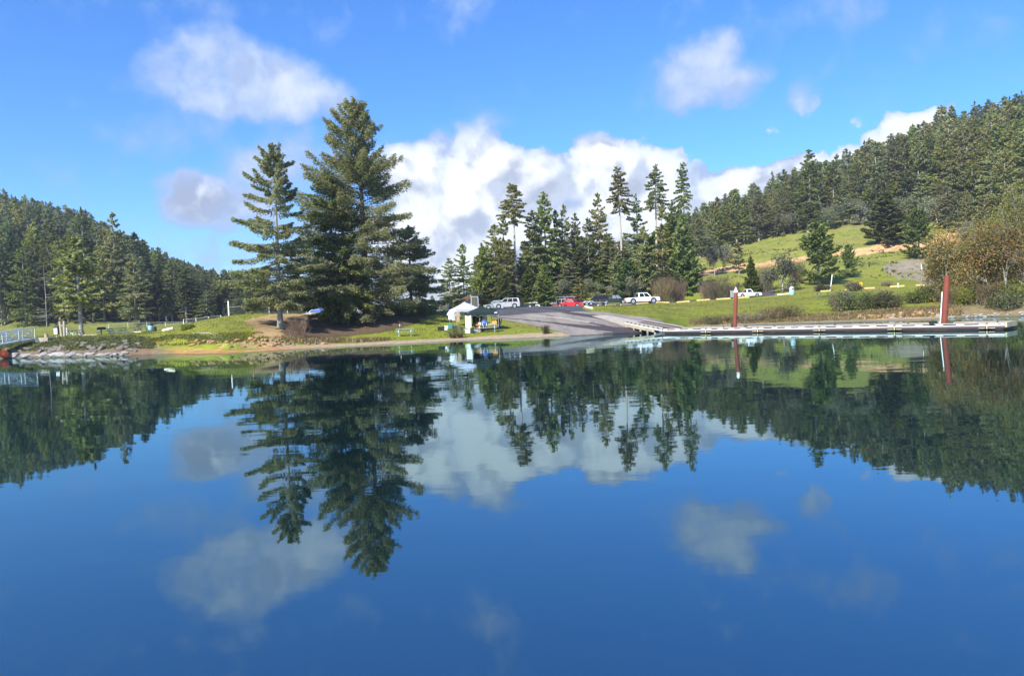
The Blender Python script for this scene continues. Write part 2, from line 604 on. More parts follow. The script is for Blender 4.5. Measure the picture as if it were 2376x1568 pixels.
# ------------------------------------------------------------------ materials
def mat(name, c, rough=0.8, var=0.15, nscale=6.0, metal=0.0, bump=0.0, spec=0.4, dirt=None, dirt_amt=0.3, coat=0.0):
    m = bpy.data.materials.new(name)
    m.use_nodes = True
    t = m.node_tree
    t.nodes.clear()
    N = NT(t)
    co = N.n('ShaderNodeTexCoord').outputs['Object']
    n = N.noise(co, nscale, 5, 0.6)
    k = N.m('ADD', N.m('MULTIPLY', N.m('SUBTRACT', n, 0.5), var * 2.4), 1.0)
    cc = N.vm('SCALE', c)
    cc.node.inputs['Scale'].default_value = 1
    t.links.new(k, cc.node.inputs['Scale'])
    out = cc
    if dirt is not None:
        n2 = N.noise(co, nscale * 0.4, 6, 0.7)
        out = N.mix(N.ramp(n2, 0.62 - dirt_amt * 0.5, 0.75), cc, dirt)
    b = N.n('ShaderNodeBsdfPrincipled')
    N.put(b.inputs['Base Color'], out)
    N.put(b.inputs['Roughness'], N.m('ADD', rough, N.m('MULTIPLY', N.m('SUBTRACT', n, 0.5), 0.2), clamp=True))
    b.inputs['Metallic'].default_value = metal
    b.inputs['Specular IOR Level'].default_value = spec
    b.inputs['Coat Weight'].default_value = coat
    b.inputs['Coat Roughness'].default_value = 0.08
    if bump:
        bp = N.n('ShaderNodeBump')
        bp.inputs['Strength'].default_value = bump
        bp.inputs['Distance'].default_value = 0.03
        N.put(bp.inputs['Height'], N.noise(co, nscale * 3, 5, 0.65))
        t.links.new(bp.outputs[0], b.inputs['Normal'])
    o = N.n('ShaderNodeOutputMaterial')
    t.links.new(b.outputs[0], o.inputs[0])
    return m


def leaf_mat(name, dark, light, tip=None, tip_amt=0.3, trans=0.48, nscale=0.5, objvar=0.32, warm=0.0):
    """needles and leaves: clumps of tone, each leaf a little different, each tree a little different"""
    m = bpy.data.materials.new(name)
    m.use_nodes = True
    t = m.node_tree
    t.nodes.clear()
    N = NT(t)
    co = N.n('ShaderNodeTexCoord').outputs['Object']
    oi = N.n('ShaderNodeObjectInfo')
    ge = N.n('ShaderNodeNewGeometry')
    vec = N.vm('ADD', co, oi.outputs['Location'])
    f = N.ramp(N.m('ADD', N.noise(vec, nscale, 3, 0.6), N.m('MULTIPLY', N.m('SUBTRACT', ge.outputs['Random Per Island'], 0.5), 0.42)), 0.3, 0.72)
    c = N.mix(f, dark, light)
    if tip is not None:
        g = N.ramp(N.m('ADD', N.noise(vec, nscale * 2.3, 3, 0.6), N.m('MULTIPLY', N.m('SUBTRACT', ge.outputs['Random Per Island'], 0.5), 0.3)), 0.62 - tip_amt * 0.4, 0.72)
        c = N.mix(g, c, tip)
    h = N.n('ShaderNodeHueSaturation')
    N.put(h.inputs['Color'], c)
    rnd = oi.outputs['Random']
    N.put(h.inputs['Hue'], N.m('ADD', 0.5 - 0.105 * objvar - warm, N.m('MULTIPLY', rnd, 0.07 * objvar * 3)))
    r2 = N.m('FRACT', N.m('MULTIPLY', rnd, 7.31))
    N.put(h.inputs['Value'], N.m('ADD', 1.0 - objvar, N.m('MULTIPLY', r2, objvar * 2)))
    r3 = N.m('FRACT', N.m('MULTIPLY', rnd, 13.7))
    N.put(h.inputs['Saturation'], N.m('ADD', 1.0 - objvar * .8, N.m('MULTIPLY', r3, objvar * 1.3)))
    d = N.n('ShaderNodeBsdfDiffuse')
    N.put(d.inputs[0], h.outputs[0])
    tr = N.n('ShaderNodeBsdfTranslucent')
    N.put(tr.inputs[0], N.vm('MULTIPLY', h.outputs[0], (1.25, 1.3, 0.65)))
    mx = N.n('ShaderNodeMixShader')
    mx.inputs[0].default_value = trans
    t.links.new(d.outputs[0], mx.inputs[1])
    t.links.new(tr.outputs[0], mx.inputs[2])
    o = N.n('ShaderNodeOutputMaterial')
    t.links.new(mx.outputs[0], o.inputs[0])
    return m


M = {}
M['bark'] = mat('bark', (.12, .095, .075), .95, .4, 3, bump=.5)
M['bark_grey'] = mat('bark_grey', (.26, .24, .2), .95, .35, 3, bump=.5)
M['bark_pale'] = mat('bark_pale', (.42, .38, .32), .95, .25, 3, bump=.5)
M['fir'] = leaf_mat('fir_needles', (.125, .145, .045), (.30, .31, .10), (.40, .37, .19), .3)
M['hero'] = leaf_mat('spruce_needles', (.13, .155, .07), (.31, .34, .175), (.38, .36, .21), .25, objvar=.05, nscale=.35, warm=.02)
M['hero_dark'] = leaf_mat('dark_fir_needles', (.065, .10, .035), (.17, .225, .075), (.31, .32, .12), .3, objvar=.05, warm=.015)
M['dark'] = leaf_mat('dull_green_fir_needles', (.085, .115, .06), (.20, .24, .12), (.28, .29, .15), .25)  # darker, duller green than the plain firs
M['pine'] = leaf_mat('pine_needles', (.11, .13, .03), (.28, .29, .08), (.40, .37, .20), .38)
M['cedar'] = leaf_mat('cedar_sprays', (.085, .125, .03), (.20, .26, .055), (.25, .28, .07), .25)
M['lichen'] = leaf_mat('lichen_twigs', (.16, .16, .11), (.36, .36, .27), (.12, .15, .05), .3)
M['autumn'] = leaf_mat('budding_leaves', (.13, .13, .045), (.35, .28, .10), (.43, .25, .08), .36, nscale=.28, objvar=.1)
M['yellowgreen'] = leaf_mat('spring_leaves', (.13, .14, .03), (.33, .32, .08), None, objvar=.06)
M['brush'] = leaf_mat('brush_leaves', (.08, .08, .04), (.22, .20, .12), (.12, .15, .04), .4, nscale=1.2)
M['drybrush'] = leaf_mat('dry_brush', (.16, .12, .07), (.36, .29, .19), (.14, .17, .05), .25, nscale=1.2)
M['twig'] = leaf_mat('bare_twigs', (.13, .09, .06), (.28, .21, .15), (.22, .22, .08), .3, trans=.05)
M['redtwig'] = leaf_mat('reddish_twigs', (.16, .07, .045), (.34, .17, .11), None, trans=.05)
M['blade'] = leaf_mat('grass_blades', (.11, .14, .02), (.20, .235, .04), (.28, .26, .09), .25, objvar=.02, warm=.03, nscale=.9)
M['concrete'] = mat('concrete', (.40, .36, .30), .9, .2, 1.5, dirt=(.26, .21, .16), dirt_amt=.4, bump=.3)
M['white_alu'] = mat('pale_aluminium', (.74, .76, .70), .45, .06, 2)
M['white_paint'] = mat('white_paint', (.8, .8, .78), .5, .05, 2)
M['rock_pale'] = mat('pale_rock', (.30, .285, .26), .9, .3, 2, dirt=(.2, .18, .16), bump=.6)
M['rock_dark'] = mat('dark_rock', (.13, .115, .105), .9, .35, 2, dirt=(.22, .17, .12), bump=.6)
M['clod'] = mat('orange_clay', (.36, .21, .10), .95, .25, 2, dirt=(.32, .18, .09), bump=.6)
M['green_top'] = mat('green_painted_boards', (.22, .33, .27), .7, .15, 3)
M['dark_top'] = mat('dark_green_boards', (.06, .075, .06), .7, .2, 3)
M['table_leg'] = mat('pale_table_frame', (.58, .66, .62), .6, .08, 3)
M['timber'] = mat('weathered_timber', (.38, .33, .25), .9, .25, 2, bump=.5)
M['log'] = mat('bleached_log', (.78, .68, .52), .9, .12, 2, bump=.4)
M['yellow'] = mat('yellow_kerb_paint', (.80, .56, .10), .75, .12, 3, dirt=(.62, .50, .28), dirt_amt=.5)
M['galv'] = mat('galvanised_steel', (.30, .32, .32), .6, .1, 5, metal=.2)
M['wire'] = mat('fence_wire', (.10, .11, .10), .7, .1, 5)
M['black'] = mat('black_plastic', (.02, .02, .022), .6, .2, 6)
M['tyre'] = mat('tyre_rubber', (.022, .022, .022), .85, .2, 6)
M['rim'] = mat('wheel_metal', (.6, .6, .6), .3, .08, 6, metal=.6)
M['glass'] = mat('tinted_glass', (.012, .015, .018), .15, .1, 2, spec=.2)
M['clear_glass'] = mat('pale_window_glass', (.16, .19, .19), .08, .1, 2, spec=.9)
M['red_lens'] = mat('red_lamp_lens', (.5, .02, .02), .25, .1, 4)
M['lamp'] = mat('headlamp_lens', (.75, .76, .78), .15, .1, 4)
M['car_white'] = mat('white_car_paint', (.82, .82, .82), .3, .03, 2, coat=.6)
M['car_silver'] = mat('silver_car_paint', (.50, .49, .46), .35, .05, 2, metal=.35, coat=.5)
M['car_grey'] = mat('grey_green_car_paint', (.30, .34, .32), .35, .05, 2, metal=.2, coat=.5)
M['car_red'] = mat('red_car_paint', (.62, .015, .02), .3, .05, 2, coat=.6)
M['car_maroon'] = mat('maroon_car_paint', (.09, .015, .022), .3, .05, 2, coat=.6)
M['car_black'] = mat('black_car_paint', (.012, .014, .017), .25, .05, 2, coat=.6)
M['tent_white'] = mat('white_canopy_cloth', (.46, .49, .62), .8, .05, 2)
M['tent_green'] = mat('dark_green_canopy_cloth', (.009, .024, .018), .8, .12, 2)
M['cloth_white'] = mat('white_cloth', (.8, .8, .8), .85, .06, 4)
M['cloth_tan'] = mat('tan_mottled_cloth', (.42, .30, .20), .85, .5, 9)
M['cloth_black'] = mat('black_cloth', (.012, .013, .018), .9, .2, 6)
M['denim'] = mat('faded_denim', (.16, .27, .42), .9, .15, 8)
M['skin'] = mat('skin', (.45, .27, .19), .6, .08, 8)
M['blue'] = mat('blue_plastic', (.05, .13, .42), .5, .12, 5)
M['teal'] = mat('teal_cloth', (.05, .22, .20), .8, .15, 5)
M['orange'] = mat('orange_plastic', (.85, .13, .03), .5, .1, 5)
M['yellow_sign'] = mat('yellow_sign_paint', (.85, .52, .01), .5, .05, 5)
M['can_blue'] = mat('light_blue_can', (.26, .52, .58), .6, .15, 5, dirt=(.6, .62, .55), dirt_amt=.35)
M['rust'] = mat('rusty_steel_pile', (.20, .05, .027), .7, .3, 1.1, dirt=(.13, .04, .03), dirt_amt=.6, bump=.3, spec=.25)
M['float'] = mat('black_dock_float', (.025, .022, .02), .6, .2, 2, dirt=(.10, .05, .03))
M['deck'] = mat('dock_deck_concrete', (.40, .35, .31), .85, .1, 2, dirt=(.42, .36, .30))
M['rail'] = mat('pinkish_bull_rail', (.39, .345, .31), .75, .08, 2, dirt=(.33, .28, .24))
M['scupper'] = mat('weathered_brown_board', (.09, .06, .05), .8, .2, 4)
M['pontoon_wood'] = mat('yellowish_beam', (.44, .37, .22), .85, .2, 2, dirt=(.25, .18, .1))
M['board_dark'] = mat('dark_notice_board', (.05, .065, .06), .6, .3, 4)
M['brown'] = mat('brown_stain', (.16, .075, .045), .8, .2, 4)
M['wall_pink'] = mat('pinkish_wall', (.55, .40, .33), .9, .1, 1)
M['roof_grey'] = mat('grey_roof', (.30, .31, .31), .9, .12, 2)
M['paper'] = mat('printed_notice', (.75, .75, .76), .8, .25, 18)
M['box_print'] = mat('printed_yellow_red_box', (.75, .42, .08), .7, .6, 14, dirt=(.5, .05, .03), dirt_amt=.5)

# ------------------------------------------------------------------ the ground
tA = np.concatenate([np.linspace(-3.2, -0.78, 26), np.linspace(-0.74, 0.76, 640), np.linspace(0.80, 3.2, 26)])
sA = np.concatenate([np.arange(-60, -4, 6.0), np.arange(-4, -1, .5), np.arange(-1, 8, 0.16), np.arange(8, 34, 0.33), np.arange(34, 70, 0.75),
                     np.arange(70, 200, 1.6), np.arange(200, 420, 5.0), np.arange(420, 1601, 60.0)])
TT, SS = np.meshgrid(tA, sA, indexing='ij')
YY = SS + Wd(TT)
YY = np.maximum(YY, 2.0)
XX = TT * YY
ZZ = terrain(XX, YY)
nt_, ns_ = TT.shape
ii = np.arange(nt_ * ns_).reshape(nt_, ns_)
GF = np.stack([ii[:-1, :-1], ii[1:, :-1], ii[1:, 1:], ii[:-1, 1:]], -1).reshape(-1, 4)
PXg, PYg = project(XX, YY, ZZ)
jx = (fbm(XX / 2.2, YY / 2.2, 21, 3) - .5)
jy = (fbm(XX / 2.2, YY / 2.2, 31, 3) - .5)
PXj, PYj = PXg + jx * 14, PYg + jy * 7


def inpoly(px, py, poly):
    r = np.zeros(px.shape, bool)
    n = len(poly)
    for i in range(n):
        x1, y1 = poly[i]
        x2, y2 = poly[(i + 1) % n]
        c = ((y1 > py) != (y2 > py)) & (px < (x2 - x1) * (py - y1) / (y2 - y1 + 1e-9) + x1)
        r ^= c
    return r


def band(px, py, line, widths):
    xs = [p[0] for p in line]
    yc = np.interp(px, xs, [p[1] for p in line])
    w = np.interp(px, xs, widths)
    return (np.abs(py - yc) < w) & (px > xs[0]) & (px < xs[-1])


big = fbm(XX / 14, YY / 14, 5, 3)
med = fbm(XX / 4, YY / 4, 6, 3)
fin = fbm(XX / .9, YY / .9, 7, 3)
C3 = np.zeros(XX.shape + (3,))


def paint(mask, c, a=1.0):
    m = (mask * a)[..., None]
    C3[:] = C3 * (1 - m) + np.array(c) * m


def sm(v, a, b):
    f = np.clip((v - a) / (b - a), 0, 1)
    return f * f * (3 - 2 * f)


paint(np.ones(XX.shape), (.185, .210, .020))
paint(sm(big, .45, .7), (.19, .20, .028), .7)
paint(sm(med, .55, .75), (.10, .14, .02), .55)
paint(sm(fin, .6, .8) , (.20, .19, .06), .35)
# the hillside is drier
hill = sm(YY, 158, 190) * (PXg > 1000)
paint(hill, (.215, .215, .045), .85)
paint(hill * sm(med, .5, .7), (.15, .175, .035), .6)
paint(hill * sm(big, .5, .7), (.21, .18, .07), .45)
# forest floor
fl = [(1090, 690), (1200, 672), (1350, 655), (1480, 640), (1560, 628), (1620, 584), (1700, 562), (1800, 540), (1880, 520), (1990, 500), (2050, 520), (2140, 530), (2180, 495), (2400, 470), (2700, 420)]
floor_ = (PYj < np.interp(PXj, [p[0] for p in fl], [p[1] for p in fl])) & (PXg > 1090) & (YY > 162)
paint(floor_, (.13, .10, .055), .9)
paint(floor_ * sm(med, .45, .65), (.26, .17, .10), .6)
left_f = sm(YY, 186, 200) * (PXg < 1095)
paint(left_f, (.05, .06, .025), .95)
paint((PXg < 700) * sm(YY, 140, 182) * (1 - left_f), (.22, .24, .07), .6)
# orange cuts in the hillside
road = [(1608, 636), (1650, 631), (1700, 622), (1781, 612), (1850, 603), (1943, 588), (1990, 586), (2040, 575), (2090, 570), (2140, 567), (2185, 557), (2260, 545)]
cut = band(PXj, PYg + jy * 5, road, [5, 6.5, 6, 5, 4.5, 4.5, 8, 10, 9, 8, 15, 14]) & (YY > 150)
paint(cut, (.52, .30, .14))
paint(cut * sm(fin, .4, .7), (.66, .43, .22), .6)
back = [(1095, 694), (1150, 690), (1200, 688), (1260, 688), (1330, 680), (1405, 669), (1500, 657), (1600, 640)]
paint(band(PXj, PYj, back, [6, 10, 11, 9, 7, 7, 6, 5]) & (YY > 158), (.34, .23, .11), .85)
paint(band(PXj, PYj, [(1108, 696), (1200, 692), (1300, 683), (1400, 670), (1450, 664)], [3, 4.5, 4.5, 5, 4]) & (YY > 158), (.56, .36, .17), .9)
# grey gravel patch on the slope
grav = inpoly(PXg + jx * 10, PYg + jy * 5, [(2044, 621), (2065, 611), (2113, 602), (2188, 596), (2290, 590), (2290, 662), (2140, 662), (2123, 649), (2085, 646), (2058, 633)]) & (YY > 130)
paint(grav, (.26, .215, .165), .95)
paint(grav * sm(fin, .5, .8), (.36, .30, .24), .5)
# shore strips
sandm = sm(PXg, 560, 680) * (1 - sm(PXg, 1470, 1530)) * (1 - sm(SS + jx * .8, 2.7, 3.7))
paint(sandm, (.36, .27, .175))
paint(sandm * sm(fin, .5, .8), (.27, .21, .13), .5)
oran = sm(PXg + jx * 60, 300, 430) * (1 - sm(PXg, 620, 820)) * (1 - sm(SS + jx * .9, 2.2, 3.0))
paint(oran * sm(med, .25, .5), (.40, .20, .075), .85)
paint(oran * sm(fin, .5, .75), (.40, .27, .14), .7)
wet = np.exp(-((SS - 0.05) / .22) ** 2) * (PXg > 300) * (PXg < 1480)
paint(wet, (.10, .06, .04), .75)
bank = (1 - sm(PXj, 335, 420)) * (1 - sm(SS + jx * 2, 7.0, 9.5))
paint(bank, (.20, .165, .07), .9)
paint(bank * sm(med, .45, .6), (.24, .14, .075), .7)
paint(bank * sm(fin, .5, .7), (.14, .16, .04), .6)
paint(bank * (1 - sm(SS, 1.2, 2.2)), (.13, .10, .08), .85)
paint(sm(PXg, 560 - 300, 330) * (1 - sm(PXg, 345, 372)) * (1 - sm(SS + jx, 5, 8)) * (PXg > 250), (.27, .17, .09), .6)
paint(sm(med, .42, .62) * sm(SS, 3, 30) * (1 - hill) * (1 - left_f), (.17, .155, .045), .55)
paint(sm(fbm(XX / 1.8, YY / 1.8, 91, 2), .62, .74) * sm(SS, 4, 8) * (PXg > 1400), (.10, .12, .025), .45)
# worn tan earth on the knoll and needle litter with the big trees' shade painted in
worn = inpoly(PXj, PYj, [(560, 806), (548, 790), (575, 775), (590, 760), (566, 748), (590, 736), (640, 729), (720, 729), (900, 731), (960, 745), (900, 762), (840, 775), (760, 779), (700, 792), (640, 806), (580, 812)])
paint(worn * sm(SS, 2.8, 3.5), (.38, .25, .125), .85)
paint(worn * sm(med, .5, .62) * sm(SS, 2.8, 3.5), (.20, .14, .075), .7)
litter_shade = inpoly(PXj, PYj, [(690, 790), (650, 770), (670, 735), (720, 728), (1000, 728), (985, 745), (930, 762), (860, 776), (770, 784)])
paint(litter_shade, (.085, .058, .035), .9)
paint(sm(fin, .55, .75) * inpoly(PXj, PYj, [(500, 806), (560, 782), (640, 768), (650, 800), (560, 812)]), (.50, .33, .16), .7)
# right-hand shore
rb = sm(PXg, 1600, 1640) * (1 - sm(SS + jx * 1.5 + jy, 2.5, 6.5))
paint(rb, (.27, .215, .125), .95)
paint(rb * sm(med, .5, .6), (.17, .15, .06), .6)
paint(sm(PXg, 2000, 2060) * (1 - sm(SS + jx, 2.2, 3.8)), (.46, .31, .15), .8)
paint(sm(PXg, 1640, 1720) * (1 - sm(SS, .3, 1.0)), (.22, .19, .15), .8)
paint((PXg > 2210) * (1 - sm(SS, 8, 30)) , (.15, .12, .06), .8)
# worn earth beside the parking kerbs
paint(np.exp(-((YY - 140) / 3.0) ** 2) * (PXg > 1380) * sm(med, .42, .6), (.32, .25, .10), .6)
paint(sm(-SS, 0, 1.5), (.05, .05, .03), .95)
paint((SS > -1) * (1 - sm(SS, -.02, .3)), (.12, .085, .05), .5)

gmat = bpy.data.materials.new('ground_cover')
gmat.use_nodes = True
gt = gmat.node_tree
gt.nodes.clear()
G = NT(gt)
att = G.n('ShaderNodeAttribute', attribute_name='cover')
gco = G.n('ShaderNodeTexCoord').outputs['Object']
ga = G.noise(gco, 1.7, 6, 0.65)
gb = G.noise(gco, 9.0, 5, 0.7)
gk = G.m('ADD', G.m('MULTIPLY', G.m('SUBTRACT', ga, .5), 1.1), G.m('MULTIPLY', G.m('SUBTRACT', gb, .5), 1.0))
gs = G.vm('SCALE', att.outputs['Color'])
gt.links.new(G.m('ADD', gk, 1.0), gs.node.inputs['Scale'])
gbs = G.n('ShaderNodeBsdfPrincipled')
G.put(gbs.inputs['Base Color'], gs)
gbs.inputs['Roughness'].default_value = .95
gbs.inputs['Specular IOR Level'].default_value = .15
bp = G.n('ShaderNodeBump')
bp.inputs['Strength'].default_value = .8
bp.inputs['Distance'].default_value = .12
G.put(bp.inputs['Height'], G.m('ADD', G.noise(gco, 3.0, 7, .7), G.m('MULTIPLY', gb, .4)))
gt.links.new(bp.outputs[0], gbs.inputs['Normal'])
gt.links.new(gbs.outputs[0], G.n('ShaderNodeOutputMaterial').inputs[0])


def cover(me, c3):
    ca = me.color_attributes.new('cover', 'FLOAT_COLOR', 'POINT')
    a = np.ones((len(c3), 4), np.float32)
    a[:, :3] = c3
    ca.data.foreach_set('color', a.ravel())


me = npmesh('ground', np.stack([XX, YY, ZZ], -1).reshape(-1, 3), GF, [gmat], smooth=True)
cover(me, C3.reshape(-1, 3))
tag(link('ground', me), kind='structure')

# ------------------------------------------------------------------ parking lot and ramp
def solve_x(poly, d):
    """x on a list of (px, depth) at a depth"""
    px = np.interp(d, [p[1] for p in poly], [p[0] for p in poly])
    return at(px, 735, d).x


def sheet(name, drows, xl, xr, n, lift, colour):
    V, Cc = [], []
    for d in drows:
        a, b = xl(d), xr(d)
        for k in range(n + 1):
            x = a + (b - a) * k / n
            V.append((x, d))
    V = np.array(V)
    z = terrain(V[:, 0], V[:, 1]) + lift
    P = np.column_stack([V, z])
    px, py = project(P[:, 0], P[:, 1], P[:, 2])
    c3 = colour(px, py, V[:, 0], V[:, 1])
    m = len(drows)
    i2 = np.arange(m * (n + 1)).reshape(m, n + 1)
    F = np.stack([i2[:-1, :-1], i2[:-1, 1:], i2[1:, 1:], i2[1:, :-1]], -1).reshape(-1, 4)
    me = npmesh(name, P, F, [gmat2], smooth=True)
    cover(me, c3)
    return tag(link(name, me), kind='structure')


gmat2 = gmat.copy()
gmat2.name = 'worn_paving'
for nd in gmat2.node_tree.nodes:
    if nd.type == 'BUMP':
        nd.inputs['Strength'].default_value = .25
    if nd.type == 'BSDF_PRINCIPLED':
        nd.inputs['Roughness'].default_value = .85


def c_asphalt(px, py, x, y):
    n = fbm(x / 3, y / 6, 44, 4)
    c = np.array((.078, .077, .080)) * (0.75 + .5 * n)[:, None]
    for ln, w in (([(1180, 716), (1230, 722), (1300, 734)], 1.0), ([(1250, 714), (1300, 719), (1400, 731)], 1.2)):
        m = band(px, py, ln, [w] * len(ln))
        c[m] *= .62
    return c


def c_ramp(px, py, x, y):
    n = fbm(x / 2.5, y / 7, 45, 4)
    c = np.array((.225, .198, .168)) * (0.72 + .56 * n)[:, None]
    rows = sm(np.sin(x * 2.2 + y * .25), .3, 1.0) * .12
    c *= (1 - rows)[:, None]
    # lengthwise joints and the dark wet tracks left by trailers
    pyj = py + (fbm(x, y / 3, 46, 2) - .5) * 1.5
    tr = [([(1267, 718), (1340, 729), (1400, 737), (1450, 747), (1475, 749)], [1.2, 3.2, 4.2, 5, 4], .42),
          ([(1120, 733), (1200, 740), (1267, 747), (1330, 755), (1400, 762), (1460, 767), (1530, 772)], [.5, 1.0, 1.2, 3, 5.5, 7, 9], .40),
          ([(1267, 731), (1330, 741), (1390, 753), (1420, 760)], [.6, .9, 1.6, 2.4], .5),
          ([(1400, 773), (1460, 772), (1530, 771)], [1.2, 4, 5], .38)]
    for ln, w, k in tr:
        m = band(px, pyj, ln, w)
        c[m] = np.array((.062, .053, .055)) * (0.8 + .4 * n[m])[:, None]
    m = band(px, py, [(1230, 731), (1300, 737), (1370, 748)], [1, 1.6, 1.2])
    c[m] = (.33, .29, .24)
    m = y < Wd(x / y) + .25
    c[m] *= .45
    return c


RL = [(1440, 60), (1352, 74.5), (1322, 76.6), (1296, 79.5), (1213, 88), (1160, 94.5), (1138, 98.5)]
RR = [(1640, 60), (1560, 86), (1575, 90), (1562, 91.5), (1453, 93), (1400, 95.5), (1375, 97.0)]
RR = [(1600, 60), (1592, 84), (1566, 86.5), (1520, 89), (1453, 93.5), (1392, 97.6), (1375, 98.5)]
rd = list(np.arange(64, 98.6, .25))
sheet('boat_ramp', rd, lambda d: solve_x(RL, d), lambda d: solve_x(RR, d), 110, .035, c_ramp)
LL = [(1138, 98.5), (1125, 103), (1112, 109), (1000, 114), (700, 120), (690, 162)]
LR = [(1375, 98.5), (1352, 103), (1352, 109), (1372, 114), (1420, 121), (1480, 130), (1543, 139.6), (1600, 142.5), (1800, 143), (1800, 162)]
sheet('parking_lot', list(np.arange(98.5, 160, .5)), lambda d: solve_x(LL, d), lambda d: solve_x(LR, d), 150, .04, c_asphalt)

# ------------------------------------------------------------------ the lake
wm = bpy.data.materials.new('lake_water')
wm.use_nodes = True
t = wm.node_tree
t.nodes.clear()
N = NT(t)
wco = N.n('ShaderNodeTexCoord').outputs['Object']
st = N.vm('MULTIPLY', wco, (.55, 1.0, 1.0))
r1 = N.noise(st, 1.1, 3, .5, .5)
r2 = N.noise(st, .32, 2, .5, .3)
r3 = N.noise(N.vm('MULTIPLY', wco, (1, 1, 1)), .035, 2, .5)
calm = N.ramp(r3, .38, .62, .45, 1.0)
hgt = N.m('MULTIPLY', N.m('ADD', N.m('MULTIPLY', r1, .012), N.m('MULTIPLY', r2, .045)), calm)
bp = N.n('ShaderNodeBump')
bp.inputs['Strength'].default_value = .26
bp.inputs['Distance'].default_value = 1.0
N.put(bp.inputs['Height'], hgt)
fr = N.n('ShaderNodeFresnel')
fr.inputs['IOR'].default_value = 3.6
t.links.new(bp.outputs[0], fr.inputs['Normal'])
gl = N.n('ShaderNodeBsdfGlossy')
gl.inputs['Roughness'].default_value = .018
gl.inputs['Color'].default_value = (.70, .93, .98, 1)
t.links.new(bp.outputs[0], gl.inputs['Normal'])
df = N.n('ShaderNodeBsdfDiffuse')
df.inputs['Color'].default_value = (.003, .010, .013, 1)
mx = N.n('ShaderNodeMixShader')
t.links.new(fr.outputs[0], mx.inputs[0])
t.links.new(df.outputs[0], mx.inputs[1])
t.links.new(gl.outputs[0], mx.inputs[2])
t.links.new(mx.outputs[0], N.n('ShaderNodeOutputMaterial').inputs[0])
MB().add([(-1500, -900, 0), (1500, -900, 0), (1500, 200, 0), (-1500, 200, 0)], [(0, 1, 2, 3)])
wmesh = npmesh('water', [(-1500, -900, 0), (1500, -900, 0), (1500, 210, 0), (-1500, 210, 0)], np.array([[0, 1, 2, 3]]), [wm])
tag(link('water', wmesh), kind='structure')

# ------------------------------------------------------------------ vegetation builders
def leaf_quads(rng, P, A, Nn, ln, wd):
    """diamond leaves: centres P, long axis A, normals Nn"""
    A = A / (np.linalg.norm(A, axis=1, keepdims=True) + 1e-9)
    B = np.cross(A, Nn)
    B /= (np.linalg.norm(B, axis=1, keepdims=True) + 1e-9)
    l = (ln * rng.uniform(.6, 1.3, len(P)))[:, None]
    w = (wd * rng.uniform(.6, 1.3, len(P)))[:, None]
    V = np.stack([P - A * l * .5, P + B * w * .5 + A * l * .08, P + A * l * .5, P - B * w * .5 + A * l * .08], 1).reshape(-1, 3)
    F = np.arange(len(P) * 4).reshape(-1, 4)
    return V, F


def tubes(segs, n=4):
    """segs: list of (points, radii) -> quads"""
    V, F = [], []
    b = 0
    for pts, rads in segs:
        pts = np.asarray(pts, float)
        m = len(pts)
        d = np.gradient(pts, axis=0)
        d /= np.linalg.norm(d, axis=1, keepdims=True) + 1e-9
        up = np.where(np.abs(d[:, 2:3]) < .9, np.array([[0, 0, 1.0]]), np.array([[1.0, 0, 0]]))
        sx = np.cross(d, up)
        sx /= np.linalg.norm(sx, axis=1, keepdims=True) + 1e-9
        sy = np.cross(d, sx)
        an = np.arange(n) * 2 * PI / n
        ring = pts[:, None] + np.asarray(rads)[:, None, None] * (np.cos(an)[None, :, None] * sx[:, None] + np.sin(an)[None, :, None] * sy[:, None])
        V.append(ring.reshape(-1, 3))
        i = np.arange(m * n).reshape(m, n) + b
        F.append(np.stack([i[:-1], np.roll(i[:-1], -1, 1), np.roll(i[1:], -1, 1), i[1:]], -1).reshape(-1, 4))
        b += m * n
    return np.concatenate(V), np.concatenate(F)


